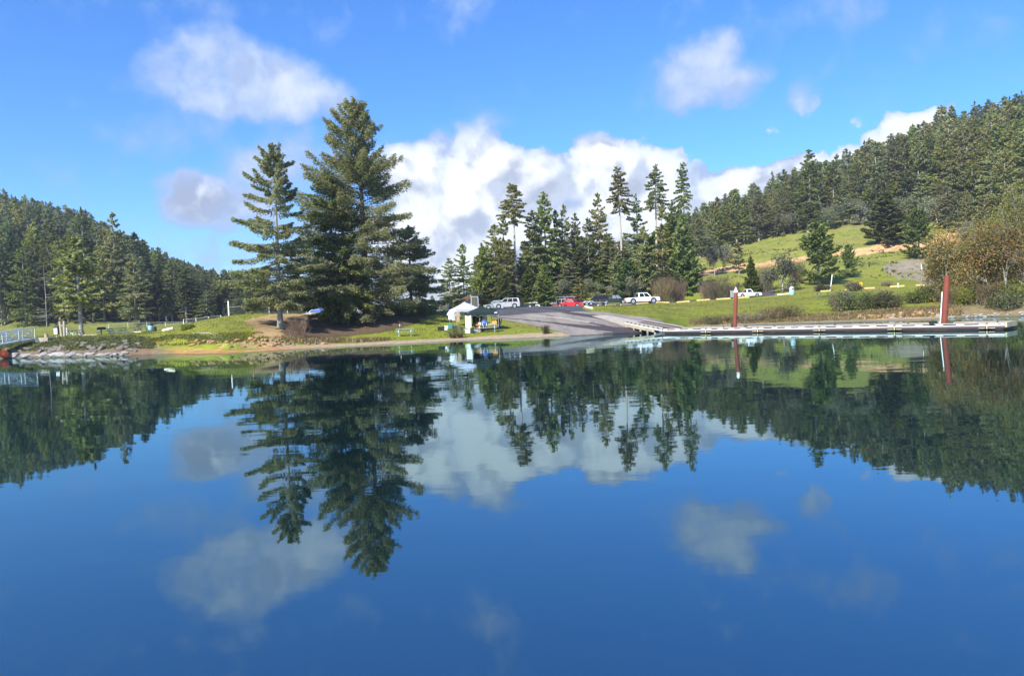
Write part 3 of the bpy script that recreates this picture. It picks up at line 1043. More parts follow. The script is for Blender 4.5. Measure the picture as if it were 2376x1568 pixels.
def conifer(seed, h, r, cs, nb, nf, leaf=(.7, .22), droop=.22, top=.75, bare=0, irregular=.3, lean=0.0, limb=.035, side=.26, tr=None, up=(35, -8), hang=.25, azs=None):
    """returns (trunkV, trunkF, crownV, crownF); cs = where the crown starts (0..1)"""
    rng = np.random.default_rng(seed)
    bx, by = rng.normal(0, lean * h, 2)
    zz = np.linspace(0, 1, 12)
    wob = np.cumsum(rng.normal(0, .004 * h, (12, 2)), 0) * .5
    axis = np.column_stack([bx * zz ** 1.5 + wob[:, 0] * zz, by * zz ** 1.5 + wob[:, 1] * zz, zz * h])
    tr = tr or h * .013 + .05
    rad = tr * (1 - zz) ** .85 + .02
    rad[0] *= 1.35
    segs = [(axis, rad)]

    def ax(q):
        return np.stack([np.interp(q, zz, axis[:, k]) for k in range(3)], -1)
    q = np.sort(rng.uniform(0, 1, nb) ** .9)
    hb = cs + (1 - cs) * q * .985
    x = 1 - q
    L = r * np.minimum(x ** top * 1.02, 1) * (1 - .28 * np.clip((x - .82) / .18, 0, 1)) * rng.uniform(1 - irregular, 1 + irregular * .6, nb) + .012 * h
    az = np.arange(nb) * 2.39996 + rng.normal(0, .5, nb)
    # lopsided crowns
    L *= 1 + .14 * np.cos(az - rng.uniform(0, 6.28)) * rng.uniform(.3, 1.2)
    el = np.radians(up[1] + (up[0] - up[1]) * q ** 1.3 + rng.normal(0, 6, nb))
    base = ax(hb)
    dh = np.stack([np.cos(az), np.sin(az), np.zeros(nb)], -1)
    sd = np.stack([-np.sin(az), np.cos(az), np.zeros(nb)], -1)
    dr = droop * rng.uniform(.5, 1.5, nb)

    def along(i, s):
        p = base[i] + dh[i] * (s * L[i] * np.cos(el[i]))[:, None]
        p[:, 2] += np.sin(el[i]) * s * L[i] - dr[i] * L[i] * s ** 1.6 + .12 * L[i] * np.clip(s - .6, 0, 1) ** 1.5 * 2.5
        return p
    ss = np.array([0, .3, .65, .97])
    for k in range(nb):
        idx = np.full(4, k)
        segs.append((along(idx, ss), (limb * (.35 + .65 * L[k] / r)) * np.array([1, .75, .45, .12])))
    for k in range(bare):                       # dead stubs on the bare lower stem
        z0 = rng.uniform(cs * .45, cs)
        p = ax(np.array([z0]))[0]
        a = rng.uniform(0, 6.28)
        l = rng.uniform(.15, .6) * r
        e = np.array([math.cos(a) * l, math.sin(a) * l, -l * rng.uniform(0, .45)])
        segs.append((np.array([p, p + e * .5 + [0, 0, .05], p + e]), [limb * .7, limb * .45, .012]))
    tv, tf = tubes(segs, 4)
    ts = tubes([(axis, rad)], 9)
    tv = np.concatenate([ts[0], tv[12 * 4:]])
    tf2 = tf[(11 * 4):] - 12 * 4 + 12 * 9
    tf = np.concatenate([ts[1], tf2])
    w = L ** 1.35
    i = rng.choice(nb, nf, p=w / w.sum())
    s = rng.uniform(.1, 1.03, nf) ** .75
    P = along(i, s)
    lat = rng.uniform(-1, 1, nf) * side * L[i] * (1.08 - s) ** .7
    P += sd[i] * lat[:, None]
    P[:, 2] -= np.abs(lat) * .3 + rng.uniform(0, 1, nf) ** 1.6 * hang * (.25 + L[i] * .16)
    P += rng.normal(0, .035 * r * .3, (nf, 3))
    A = dh[i] * .8 + sd[i] * np.sign(lat)[:, None] * .75 * (1.1 - s)[:, None] + rng.normal(0, .4, (nf, 3))
    A[:, 2] -= .25
    Nn = rng.normal(0, .65, (nf, 3))
    Nn[:, 2] += .5
    Nn += dh[i] * .85
    cv, cf = leaf_quads(rng, P, A, Nn, leaf[0], leaf[1])
    # pointed leader
    k = max(20, nf // 90)
    q2 = rng.uniform(.93, 1.0, k)
    P = ax(q2) + rng.normal(0, 1, (k, 3)) * (r * .08 * (1.02 - q2) * 10)[:, None] * .5
    A = rng.normal(0, .5, (k, 3))
    A[:, 2] += 1
    v2, f2 = leaf_quads(rng, P, A, rng.normal(0, 1, (k, 3)), leaf[0] * .8, leaf[1])
    return tv, tf, np.concatenate([cv, v2]), np.concatenate([cf, f2 + len(cv)])


def broad(seed, h, r, nf, leaf=(.3, .18), cs=.25, stems=1, bush=False, clump=.16, depth=4, gap=.0, squash=.9):
    """a branching broadleaf tree or shrub"""
    rng = np.random.default_rng(seed)
    segs, tips = [], []

    def grow(p, d, L, rad, lev):
        pts = [p]
        q = p.copy()
        dd = d.copy()
        for _ in range(3):
            dd = dd + rng.normal(0, .17, 3)
            dd /= np.linalg.norm(dd)
            q = q + dd * L / 3
            pts.append(q.copy())
        segs.append((np.array(pts), np.linspace(rad, rad * .6, 4)))
        if lev <= 1:
            tips.append((q, L))
        if lev <= 2:
            tips.append((pts[2], L))
        if lev == 0:
            return
        n = 3 if lev > 1 else 2
        for k in range(n + (rng.random() < .4)):
            a = rng.normal(0, .62, 3)
            nd = dd + a
            nd[2] += .12 if not bush else .3
            nd /= np.linalg.norm(nd)
            grow(pts[rng.integers(2, 4)] if k else q, nd, L * rng.uniform(.6, .85), rad * .58, lev - 1)
    for sI in range(stems):
        a = rng.uniform(0, 6.28)
        d = np.array([math.cos(a) * .25, math.sin(a) * .25, 1.0]) if stems > 1 or bush else np.array([rng.normal(0, .06), rng.normal(0, .06), 1.0])
        d /= np.linalg.norm(d)
        o = np.array([math.cos(a), math.sin(a), 0]) * (r * .35 * rng.random() if stems > 1 else 0)
        grow(o, d, h * max(cs, .16), h * (.022 if stems == 1 else .012) + .02, depth)
    tp = np.array([q for q, _ in tips])
    # fit the crown into its own height and radius
    hmax = tp[:, 2].max()
    rmax = np.percentile(np.hypot(tp[:, 0], tp[:, 1]), 92) + .01
    sc = np.array([r * .88 / rmax, r * .88 / rmax, h * .92 / hmax])
    segs = [(a * sc, b) for a, b in segs]
    tp = tp * sc
    tv, tf = tubes(segs, 4)
    i = rng.integers(0, len(tp), nf)
    P = tp[i] + rng.normal(0, 1, (nf, 3)) * r * clump * np.array([1, 1, squash])
    P[:, 2] = np.clip(P[:, 2], .1, None)
    A = rng.normal(0, 1, (nf, 3))
    Nn = rng.normal(0, .8, (nf, 3))
    Nn[:, 2] += .6
    cv, cf = leaf_quads(rng, P, A, Nn, leaf[0], leaf[1])
    return tv, tf, cv, cf


def twigs(seed, h, r, n, w=.02, spread=.5, curve=.2):
    """a bare many-stemmed shrub: fans of thin upright twigs"""
    rng = np.random.default_rng(seed)
    segs = []
    for k in range(n):
        a = rng.uniform(0, 6.28)
        rr = r * rng.uniform(0, .5)
        p = np.array([math.cos(a) * rr, math.sin(a) * rr, 0])
        b = a + rng.normal(0, .5)
        hh = h * rng.uniform(.45, 1.0)
        out = r * rng.uniform(.1, .7) * spread * 1.4
        e = p + np.array([math.cos(b) * out, math.sin(b) * out, hh])
        m = (p + e) / 2 + np.array([math.cos(b), math.sin(b), 0]) * -out * curve + rng.normal(0, .05 * h, 3)
        segs.append((np.array([p, m, e]), [w, w * .8, w * .3]))
        for _ in range(3):
            f = rng.uniform(.4, .95)
            q = p + (e - p) * f
            c = rng.uniform(0, 6.28)
            l = h * rng.uniform(.12, .3)
            segs.append((np.array([q, q + np.array([math.cos(c) * l * .5, math.sin(c) * l * .5, l * .9])]), [w * .6, w * .2]))
    return tubes(segs, 3)


def tree_proto(parts, leafm, barkm, names=('trunk', 'crown')):
    tv, tf, cv, cf = parts
    return (npmesh(names[0], tv, tf, [barkm]), npmesh(names[1], cv, cf, [leafm]))


def plant(name, loc, proto, label, cat='tree', group=None, rz=0, scale=1.0, names=('trunk', 'crown')):
    o = empty(name, loc, rz, label, cat, group)
    o.scale = scale if hasattr(scale, '__len__') else (scale,) * 3
    for nm, me in zip(names, proto):
        link(nm, me, o)
    return o


# ------------------------------------------------------------------ the four big trees on the knoll
def hero_base(px, py, d):
    x = at(px, py, d).x
    return Vector((x, d, tz(x, d) - .15))


def hgt_to(base, px, ytop):
    return at(px, ytop, base.y).z - base.z


b = hero_base(651, 761, 83.5)
H = hgt_to(b, 620, 335)
plant('spruce_tree', b, tree_proto(conifer(11, H, 5.2, .11, 120, 44000, (.34, .12), .14, .50, 0, .36, .002, .05, .30, .27, (42, -4), .35), M['hero'], M['bark_grey']),
      'tall open spruce on the worn knoll, leftmost of the big waterside trees', group='big conifers on the knoll')
b = hero_base(852, 738, 94)
H = hgt_to(b, 826, 233)
plant('spruce_tree', b, tree_proto(conifer(7, H, 8.7, .06, 240, 115000, (.34, .12), .11, .55, 0, .38, .002, .07, .28, .45, (48, -6), .45), M['hero'], M['bark']),
      'tallest tree, a broad grey-green spruce behind the shore picnic table', group='big conifers on the knoll')
b = hero_base(778, 742, 92)
H = hgt_to(b, 765, 400)
plant('fir_tree', b, tree_proto(conifer(23, H, 4.9, .06, 150, 44000, (.33, .12), .20, .50, 0, .3, .002, .05, .26, .24, (35, -14), .5), M['hero_dark'], M['bark']),
      'dark dense fir between the open spruce and the tallest spruce', group='big conifers on the knoll')
b = hero_base(808, 740, 89)
plant('fir_tree', b, tree_proto(conifer(24, 9.5, 3.4, .25, 60, 7000, (.40, .16), .25, .5, 0, .3, .002, .04, .26, .13, (25, -14), .5), M['hero_dark'], M['bark']),
      'small thin dark fir just left of the tallest spruce', group='big conifers on the knoll')
b = hero_base(955, 724, 103)
H = hgt_to(b, 944, 525)
plant('spruce_tree', b, tree_proto(conifer(31, H, 5.4, .06, 115, 34000, (.33, .11), .2, .6, 0, .3, .002, .05, .26, .22, (38, -8), .45), M['hero'], M['bark']),
      'low branched pale spruce on the right flank of the tallest spruce', group='big conifers on the knoll')

# ------------------------------------------------------------------ conifers of the woods: a few grown forms, many individuals
FORMS = {
    'fir': [tree_proto(conifer(100 + k, 25, 5.0 + .5 * (k % 3), .06 + .05 * (k % 2), 105, 6200, (1.0, .36), .2, .50, 4, .34), M['fir'], M['bark_grey']) for k in range(4)],
    'dark': [tree_proto(conifer(120 + k, 27, 4.6 + .4 * (k % 3), .12 + .08 * k, 95, 5400, (1.05, .38), .26, .58, 8, .35), M['dark'], M['bark_grey']) for k in range(4)],
    'pine': [tree_proto(conifer(140 + k, 20, 4.2, .14 + .05 * k, 62, 4200, (.8, .36), .02, .5, 8, .42, .01, .06, .34, None, (45, 4), .2), M['pine'], M['bark_grey']) for k in range(3)],
    'pole': [tree_proto(conifer(160 + k, 33, 4.2 + .2 * k, .56 + .06 * k, 64, 3400, (.95, .36), .3, .55, 16, .34, .004), M['fir'], M['bark_pale']) for k in range(3)],
    'cedar': [tree_proto(conifer(180 + k, 13, 3.3, .03, 120, 6000, (.62, .36), .12, .72, 0, .2, .004, .04, .34, None, (52, 18), .35), M['cedar'], M['bark']) for k in range(2)],
    'yew': [tree_proto(conifer(190 + k, 12, 4.2, .05, 100, 8000, (.55, .30), .05, .42, 0, .45, .012, .07, .36, None, (48, 12), .4), M['cedar'], M['bark_grey']) for k in range(2)],
    'oak': [tree_proto(broad(200 + k, 11, 4.6, 3600, (.55, .30), .22, 1, False, .13, 4), M['lichen'], M['bark_pale']) for k in range(3)],
}
seen = {}


def wood(kind, px, d, ytop, label, width=None, base_py=None, group=None, cat='tree', name=None, form=None):
    """one tree by photo column, distance and the row of its top"""
    x = at(px, base_py or 690, d).x
    loc = Vector((x, d, tz(x, d) - .2))
    tx = at(px, ytop, d)
    H = tx.z - loc.z
    rng = random.Random(int(px * 13 + d * 7 + ytop))
    fk = rng.randrange(len(FORMS[kind])) if form is None else form
    pr = FORMS[kind][fk]
    zs = [v.co.z for v in (pr[1].vertices[0], pr[1].vertices[-1])]
    top = FH[kind][fk]
    k = H / top
    kw = k if width is None else (1.14 * width / FPX * d / 2) / FR[kind][fk]
    nm = name or {'fir': 'fir_tree', 'dark': 'fir_tree', 'pine': 'pine_tree', 'pole': 'tall_fir_tree', 'cedar': 'cedar_tree', 'oak': 'oak_tree', 'yew': 'evergreen_tree'}[kind]
    return plant(nm, loc, pr, label, cat, group, rng.uniform(0, 6.28), (kw, kw, k))


FH, FR = {}, {}
for kd, lst in FORMS.items():
    FH[kd], FR[kd] = [], []
    for (tm, cm) in lst:
        a = np.empty(len(cm.vertices) * 3, np.float32)
        cm.vertices.foreach_get('co', a)
        a = a.reshape(-1, 3)
        FH[kd].append(float(a[:, 2].max()))
        FR[kd].append(float(np.percentile(np.hypot(a[:, 0], a[:, 1]), 97)))

SPECIAL = [
    # kind, px, distance, top row, width px, label
    ('pole', 1199, 168, 424, 62, 'tall fir with lifted crown on a bare pale stem, left end of the central wood'),
    ('fir', 1271, 172, 443, 70, 'spire-topped dark fir over a slanting pale stem in the left part of the central wood'),
    ('fir', 1315, 176, 471, 44, 'slim fir just right of the spire-topped fir in the central wood'),
    ('fir', 1341, 178, 491, 40, 'narrow lower fir in the dip of the central wood skyline'),
    ('fir', 1395, 174, 444, 56, 'ragged grey-green fir left of the first of three bare-stemmed firs'),
    ('pole', 1447, 176, 383, 56, 'first of three tall bare-stemmed firs above the red pickup, with the thickest crown'),
    ('dark', 1483, 175, 447, 62, 'full ragged fir between the first and second tall bare-stemmed firs'),
    ('pole', 1527, 180, 379, 56, 'middle one of three tall bare-stemmed firs above the white crew-cab pickup'),
    ('pole', 1592, 178, 372, 42, 'thinnest and rightmost of three tall bare-stemmed firs, with straggly dead lower limbs'),
    ('fir', 1541, 172, 470, 54, 'dark fir below the middle bare-stemmed fir'),
    ('fir', 1567, 176, 462, 48, 'pale pointed fir in front of the thinnest bare-stemmed fir'),
    ('cedar', 1588, 168, 486, 70, 'dense green cedar closing the right end of the central wood beside the grassy slope'),
    ('fir', 1153, 168, 518, 72, 'grey-green fir at the left edge of the central wood'),
    ('fir', 1174, 166, 503, 60, 'dark fir leaning its crown against the lifted-crown fir in the central wood'),
    ('fir', 1241, 170, 486, 66, 'broad fir filling the gap left of the spire-topped fir'),
    ('dark', 1297, 174, 484, 50, 'dark fir standing directly right of the slanting pale stem'),
    ('fir', 1369, 172, 503, 60, 'grey fir left of the ragged grey-green fir'),
    ('fir', 1420, 170, 540, 62, 'mid-height fir in front of the first bare-stemmed fir'),
    ('cedar', 1123, 164, 562, 50, 'dark cone-shaped cedar at the foot of the central wood, far left'),
    ('cedar', 1165, 162, 624, 42, 'small rounded dark cedar under the central wood above the silver car'),
    ('cedar', 1503, 163, 566, 50, 'bright green narrow cedar behind the black pickup'),
    ('fir', 1077, 150, 564, 52, 'thin pale fir standing apart over the white canopy'),
    ('fir', 1044, 148, 597, 50, 'short dark fir between the pale thin fir and the big spruces'),
    ('cedar', 1262, 134, 628, 56, 'dense cone-shaped cedar alone at the edge of the parking lot'),
    ('fir', 1348, 158, 640, 44, 'small sparse fir behind the maroon car'),
    ('yew', 1460, 164, 600, 66, 'bushy pine at the foot of the central wood behind the black car'),
    ('fir', 1885, 262, 345, 58, 'tall pointed fir rising over the middle of the right-hand hillside skyline'),
    ('cedar', 2060, 208, 440, 92, 'dark wide-skirted conifer at the top of the grass slope'),
    ('yew', 2135, 186, 480, 66, 'dark dense evergreen below the wide-skirted conifer, beside the orange cut'),
    ('cedar', 1744, 160, 592, 34, 'small narrow cedar on the grass behind the small white pickup'),
    ('yew', 1901, 158, 513, 92, 'big irregular dark evergreen with a pale gnarled trunk behind the right-hand picnic table'),
    ('yew', 1970, 166, 566, 38, 'slim spindly young tree right of the big irregular evergreen'),
    ('oak', 1817, 152, 583, 78, 'low lichen-covered oak with spreading grey limbs above the blue trash can'),
    ('oak', 1661, 188, 566, 34, 'small dark-stemmed oak on the grass slope, left of two little trees'),
    ('oak', 1684, 196, 560, 36, 'little lichened oak on the grass slope above the dirt cut'),
    ('pine', 1717, 190, 560, 36, 'small round pine on the grass slope nearest the wood edge'),
    ('fir', 270, 205, 488, 62, 'tall fir with long pale bare stem standing highest in the left-hand wood front'),
    ('dark', 201, 208, 478, 60, 'tall pointed fir left of the highest pale-stemmed fir in the left-hand wood'),
    ('dark', 318, 210, 535, 60, 'dark fir stepping down right of the highest pale-stemmed fir'),
    ('dark', 338, 214, 553, 50, 'narrow fir second right of the highest pale-stemmed fir'),
    ('pine', 184, 104, 545, 118, 'broad grey-green pine with a thick bare trunk alone on the picnic lawn'),
    ('fir', 10, 196, 520, 70, 'mossy grey fir at the left border of the view behind the gangway'),
]
for (k, px, d, yt, wpx, lb) in SPECIAL:
    wood(k, px, d, yt, lb, wpx)

ORDN = ['first', 'second', 'third', 'fourth', 'fifth', 'sixth', 'seventh', 'eighth', 'ninth', 'tenth', 'eleventh', 'twelfth', 'thirteenth', 'fourteenth', 'fifteenth',
        'sixteenth', 'seventeenth', 'eighteenth', 'nineteenth', 'twentieth']


def nth(i, n):
    """place in a row, counted from the nearer end"""
    if i * 2 < n:
        return (ORDN[i] if i < 20 else 'middle') + ' from the left'
    return (ORDN[n - 1 - i] if n - 1 - i < 20 else 'middle') + ' from the right'


rs = random.Random(4)
# front rows that fill the woods, one tree at a time
for i in range(34):                             # left-hand wood, front
    px = 4 + i * 16.5 + rs.uniform(-5, 5)
    d = rs.uniform(192, 214)
    yt = np.interp(px, [0, 100, 200, 300, 400, 480, 560], [560, 575, 600, 610, 640, 655, 672]) + rs.uniform(-38, 25)
    wood(rs.choice(['dark', 'dark', 'fir', 'dark']), px, d, yt, 'dark fir in the front row behind the left-hand lawn, ' + nth(i, 34), rs.uniform(44, 66), group='front row firs of the left-hand wood')
for i in range(30):                             # central wood, filling trees
    px = 1112 + i * 17.0 + rs.uniform(-6, 6)
    d = rs.uniform(163, 186)
    yt = np.interp(px, [1110, 1160, 1300, 1450, 1600], [640, 580, 565, 560, 560]) + rs.uniform(-40, 50)
    wood(rs.choice(['fir', 'fir', 'pine', 'cedar']), px, d, yt, 'mid-green conifer low in the front of the central wood, ' + nth(i, 30), rs.uniform(44, 66), group='filling trees of the central wood')
OKX = [1218, 1262, 1300, 1325, 1380, 1425, 1520, 1045, 1100, 1480, 1210, 1560]
for i in range(12):                             # lichened oaks along the foot of the woods
    px, d, h = [(1218, 165, 40), (1262, 166, 46), (1300, 165, 50), (1325, 166, 44), (1380, 165, 48), (1425, 165, 50), (1520, 165, 46), (1045, 150, 60), (1100, 158, 50), (1480, 162, 60), (1210, 167, 44), (1560, 168, 50)][i]
    g = on(px, d)
    yt = project(np.array([g.x]), np.array([g.y]), np.array([g.z]))[1][0] - h
    wood('oak', px, d, yt, 'pale lichened scrub oak at the foot of the central wood, ' + nth(sorted(OKX).index(px), 12), 52, group='lichened oaks below the central wood')
# right hillside, lower edge of the wood
edge = [(1630, 244), (1660, 256), (1700, 262), (1760, 264), (1820, 258), (1880, 250), (1950, 253), (2000, 254), (2050, 247), (2100, 244), (2150, 235), (2210, 215), (2260, 190), (2330, 180), (2400, 175)]
for i in range(46):
    px = 1626 + i * 16.6 + rs.uniform(-6, 6)
    d = np.interp(px, [e[0] for e in edge], [e[1] for e in edge]) + rs.uniform(0, 14)
    g = on(px, d)
    b_ = project(np.array([g.x]), np.array([g.y]), np.array([g.z]))[1][0]
    kd = rs.choice(['oak', 'pine', 'fir', 'oak', 'pine'])
    hh = rs.uniform(48, 66) if kd == 'oak' else rs.uniform(70, 118)
    wood(kd, px, d, b_ - hh, {'oak': 'grey lichened oak', 'pine': 'bushy pine', 'fir': 'pointed fir'}[kd] + ' at the lower edge of the hillside wood, tree ' + nth(i, 46), rs.uniform(44, 62), group='trees along the lower edge of the hillside wood')
# hillsides: nearest ones as individuals, the rest one mass
cand = []
rg = np.random.default_rng(8)


def scatter(px0, px1, d0, d1, step, keep):
    out = []
    d = d0
    while d < d1:
        x0, x1 = at(px0, 600, d).x, at(px1, 600, d).x
        x = x0
        while x < x1:
            xx, yy = x + rg.uniform(-.45, .45) * step, d + rg.uniform(-.45, .45) * step
            if keep(xx, yy):
                out.append((xx, yy))
            x += step
        d += step
    return out


sp_left = scatter(-160, 760, 216, 440, 7.4, lambda x, y: x / y < T(750))
sp_right = scatter(1560, 2620, 205, 440, 7.2, lambda x, y: y > np.interp(CX + x / y * FPX, [e[0] for e in edge], [e[1] for e in edge]) + 16)
sp_mid = scatter(1120, 1590, 190, 270, 9.5, lambda x, y: True)
allp = [(p, 'L') for p in sp_left] + [(p, 'R') for p in sp_right] + [(p, 'C') for p in sp_mid]
FARV, far_pts, far_i, far_s, far_r = [], [], [], [], []
flat = [('dark', 0), ('dark', 1), ('dark', 2), ('fir', 0), ('fir', 1), ('fir', 2), ('pine', 0), ('pine', 1), ('oak', 0)]
budget = 0
recs = []
SKYL = [(-200, 440), (0, 447), (100, 457), (200, 495), (300, 548), (400, 603), (480, 630), (560, 646), (640, 664), (720, 690), (780, 705)]
SKYR = [(1560, 520), (1600, 502), (1700, 462), (1800, 425), (1900, 392), (2000, 350), (2100, 308), (2200, 258), (2300, 228), (2376, 205), (2700, 130)]


def cap_height(xx, yy, z, Hh, line, lo, jit=16):
    px, _ = project(np.array([xx]), np.array([yy]), np.array([z + 10]))
    lim = np.interp(px[0], [p[0] for p in line], [p[1] for p in line]) + rg.uniform(-jit, jit * .7)
    top = at(px[0], lim, yy).z - z
    return max(lo, min(Hh, top))


for (xx, yy), side in allp:
    z = tz(xx, yy)
    if side == 'L':
        kd, k = flat[rg.choice([0, 1, 2, 0, 1, 3, 4, 6])]
        Hh = cap_height(xx, yy, z, rg.uniform(17, 26), SKYL, 7)
    elif side == 'R':
        upper = yy > 330
        c = [0, 1, 2, 3, 4, 6] if upper else [3, 4, 6, 6, 7, 3, 7, 8, 5, 6]
        kd, k = flat[rg.choice(c)]
        Hh = rg.uniform(15, 23) if kd != 'oak' else rg.uniform(8, 11)
        if rg.random() < .05:
            Hh *= 1.25
        Hh = cap_height(xx, yy, z, Hh * 1.2, SKYR, 9, 34)
    else:
        kd, k = flat[rg.choice([3, 4, 5, 6])]
        Hh = cap_height(xx, yy, z, rg.uniform(13, 20), [(1100, 600), (1160, 560), (1640, 540)], 7)
    recs.append((yy, xx, z, kd, k, Hh, side))
# nearest to the viewer first; trees that stand behind taller nearer ones fall to the mass
recs.sort()
def zone_words(px, py, side):
    if side == 'L':
        k = [(60, 'above the gangway'), (130, 'above the white notice'), (230, 'above the lone pine'), (330, 'above the dark picnic tables'), (430, 'above the left end of the knoll'),
             (540, 'above the grassy knoll'), (900, 'left of and behind the open spruce')]
    else:
        k = [(1700, 'at its far left end'), (1780, 'above the small white pickup'), (1870, 'above the blue trash can'), (1960, 'above the big irregular evergreen'), (2060, 'above the yellow sign'),
             (2150, 'above the gravel patch'), (2230, 'above the leaning pile'), (2700, 'at the right border')]
    for lim, w in k:
        if px < lim:
            return w
    return k[-1][1]


NAMES = {'L': ('dark fir on the steep left-hand hillside behind the front row', 'firs on the left-hand hillside'),
         'C': ('conifer far back inside the central wood', 'back trees of the central wood'),
         'R': ('conifer in the dense wood covering the right-hand hillside', 'trees covering the right-hand hillside')}
cnt = 0
for (yy, xx, z, kd, k, Hh, side) in recs:
    px_, py_ = project(np.array([xx]), np.array([yy]), np.array([z + Hh]))
    inside = -20 < px_[0] < 2400
    if cnt < 205 and inside and side != 'C':
        cnt += 1
        lb, gp = NAMES[side]
        s_ = Hh / FH[kd][k]
        nm = {'fir': 'fir_tree', 'dark': 'fir_tree', 'pine': 'pine_tree', 'oak': 'oak_tree'}[kd]
        if kd == 'oak':
            lb = 'pale lichened oak inside the dense wood of the right-hand hillside'
        elif kd == 'pine':
            lb = 'bushy pine in the dense wood covering the right-hand hillside'
        w_ = s_ * rg.uniform(.85, 1.15)
        lvl = ('upper ' if yy > (330 if side == 'L' else 300) else ('middle ' if yy > 265 else 'lower '))
        kn = {'oak': 'pale lichened oak', 'pine': 'bushy pine', 'dark': 'dark fir', 'fir': 'grey-green fir'}[kd]
        lb = kn + ' on the ' + lvl + ('left-hand' if side == 'L' else 'right-hand') + ' wooded hillside, ' + zone_words(px_[0], py_[0], side)
        plant(nm, (xx, yy, z - .2), FORMS[kd][k], lb, 'tree', gp, rg.uniform(0, 6.28), (w_, w_, s_))
    else:
        far_pts.append((xx, yy, z - .3))
        far_i.append(flat.index((kd, k)))
        far_s.append((Hh / FH[kd][k]))
        far_r.append(rg.uniform(0, 6.28))
# low woods that close the view behind the parking lot
for k in range(150):
    px = rg.uniform(700, 1130)
    d = rg.uniform(210, 330)
    x = at(px, 700, d).x
    far_pts.append((x, d, tz(x, d) - .3))
    far_i.append(int(rg.choice([3, 6, 8, 8, 7])))
    far_s.append(float(rg.uniform(.18, .34)) * (1.6 if far_i[-1] == 8 else 1))
    far_r.append(rg.uniform(0, 6.28))

fcol = bpy.data.collections.new('far_tree_forms')
for n_, (kd, k) in enumerate(flat):
    tm, cm = FORMS[kd][k]
    tv = np.empty(len(tm.vertices) * 3, np.float32)
    tm.vertices.foreach_get('co', tv)
    cv = np.empty(len(cm.vertices) * 3, np.float32)
    cm.vertices.foreach_get('co', cv)
    tF = np.array([p.vertices[:] for p in tm.polygons])
    cF = np.arange(len(cm.vertices)).reshape(-1, 4)
    # the far ones keep half of the leaves, each a little larger
    tv, cv = tv.reshape(-1, 3), cv.reshape(-1, 4, 3)
    cv = cv[::2]
    cen = cv.mean(1, keepdims=True)
    cv = (cen + (cv - cen) * 1.35).reshape(-1, 3)
    cF = np.arange(len(cv)).reshape(-1, 4)
    me = npmesh('far_tree_form', np.concatenate([tv, cv]), np.concatenate([tF, cF + len(tv)]), [tm.materials[0], cm.materials[0]],
                np.concatenate([np.zeros(len(tF)), np.ones(len(cF))]))
    o = bpy.data.objects.new('far_form_%02d' % n_, me)
    fcol.objects.link(o)
me = bpy.data.meshes.new('distant_forest')
me.from_pydata(far_pts, [], [])
for nm, ty, vals in (('pick', 'INT', far_i), ('size', 'FLOAT', far_s), ('turn', 'FLOAT', far_r)):
    a = me.attributes.new(nm, ty, 'POINT')
    a.data.foreach_set('value', np.array(vals, np.int32 if ty == 'INT' else np.float32))
fo = link('distant_forest', me)
tag(fo, 'mass of conifers too far off to tell apart, on the upper hillsides and behind the parking lot', 'forest', kind='stuff')
ng = bpy.data.node_groups.new('forest_scatter', 'GeometryNodeTree')
ng.interface.new_socket('Geometry', in_out='INPUT', socket_type='NodeSocketGeometry')
ng.interface.new_socket('Geometry', in_out='OUTPUT', socket_type='NodeSocketGeometry')
gi = ng.nodes.new('NodeGroupInput')
go = ng.nodes.new('NodeGroupOutput')
ci = ng.nodes.new('GeometryNodeCollectionInfo')
ci.inputs['Collection'].default_value = fcol
ci.inputs['Separate Children'].default_value = True
ci.inputs['Reset Children'].default_value = True
ip = ng.nodes.new('GeometryNodeInstanceOnPoints')
ip.inputs['Pick Instance'].default_value = True


def nattr(nm, ty):
    a = ng.nodes.new('GeometryNodeInputNamedAttribute')
    a.data_type = ty
    a.inputs['Name'].default_value = nm
    return a.outputs['Attribute']


cxyz = ng.nodes.new('ShaderNodeCombineXYZ')
ng.links.new(nattr('turn', 'FLOAT'), cxyz.inputs[2])
mp = ng.nodes.new('GeometryNodeMeshToPoints')
ng.links.new(gi.outputs[0], mp.inputs[0])
ng.links.new(mp.outputs[0], ip.inputs['Points'])
ng.links.new(ci.outputs[0], ip.inputs['Instance'])
ng.links.new(nattr('pick', 'INT'), ip.inputs['Instance Index'])
ng.links.new(cxyz.outputs[0], ip.inputs['Rotation'])
ng.links.new(nattr('size', 'FLOAT'), ip.inputs['Scale'])
ng.links.new(ip.outputs[0], go.inputs[0])
md = fo.modifiers.new('scatter', 'NODES')
md.node_group = ng
print('TREES individual', cnt, 'far', len(far_pts))

# ------------------------------------------------------------------ broadleaf trees at the right-hand shore
BR = [(2262, 96, 498, 210, 'autumn', 'large rust-and-olive broadleaf tree overhanging the end of the dock', 51),
      (2342, 93, 500, 190, 'autumn', 'twiggy orange-brown tree at the right border over the water', 52),
      (2376, 106, 405, 190, 'yellowgreen', 'tall yellow-green tree at the right border behind the rust-coloured one', 53),
      (2222, 106, 560, 130, 'autumn', 'smaller orange-leaved tree at the left of the rust-and-olive clump', 54),
      (2320, 110, 470, 150, 'yellowgreen', 'upright ochre tree behind the rust-and-olive clump with pale vertical stems', 55)]
for (px, d, yt, wpx, mk, lb, sdv) in BR:
    g = on(px, d)
    H = at(px, yt, d).z - g.z
    r_ = wpx / FPX * d / 2
    plant('broadleaf_tree', (g.x, g.y, g.z - .1), tree_proto(broad(sdv, H, r_, 19000, (.27, .15), .16, 4, False, .11, 5, squash=1.5), M[mk], M['bark_grey']), lb)
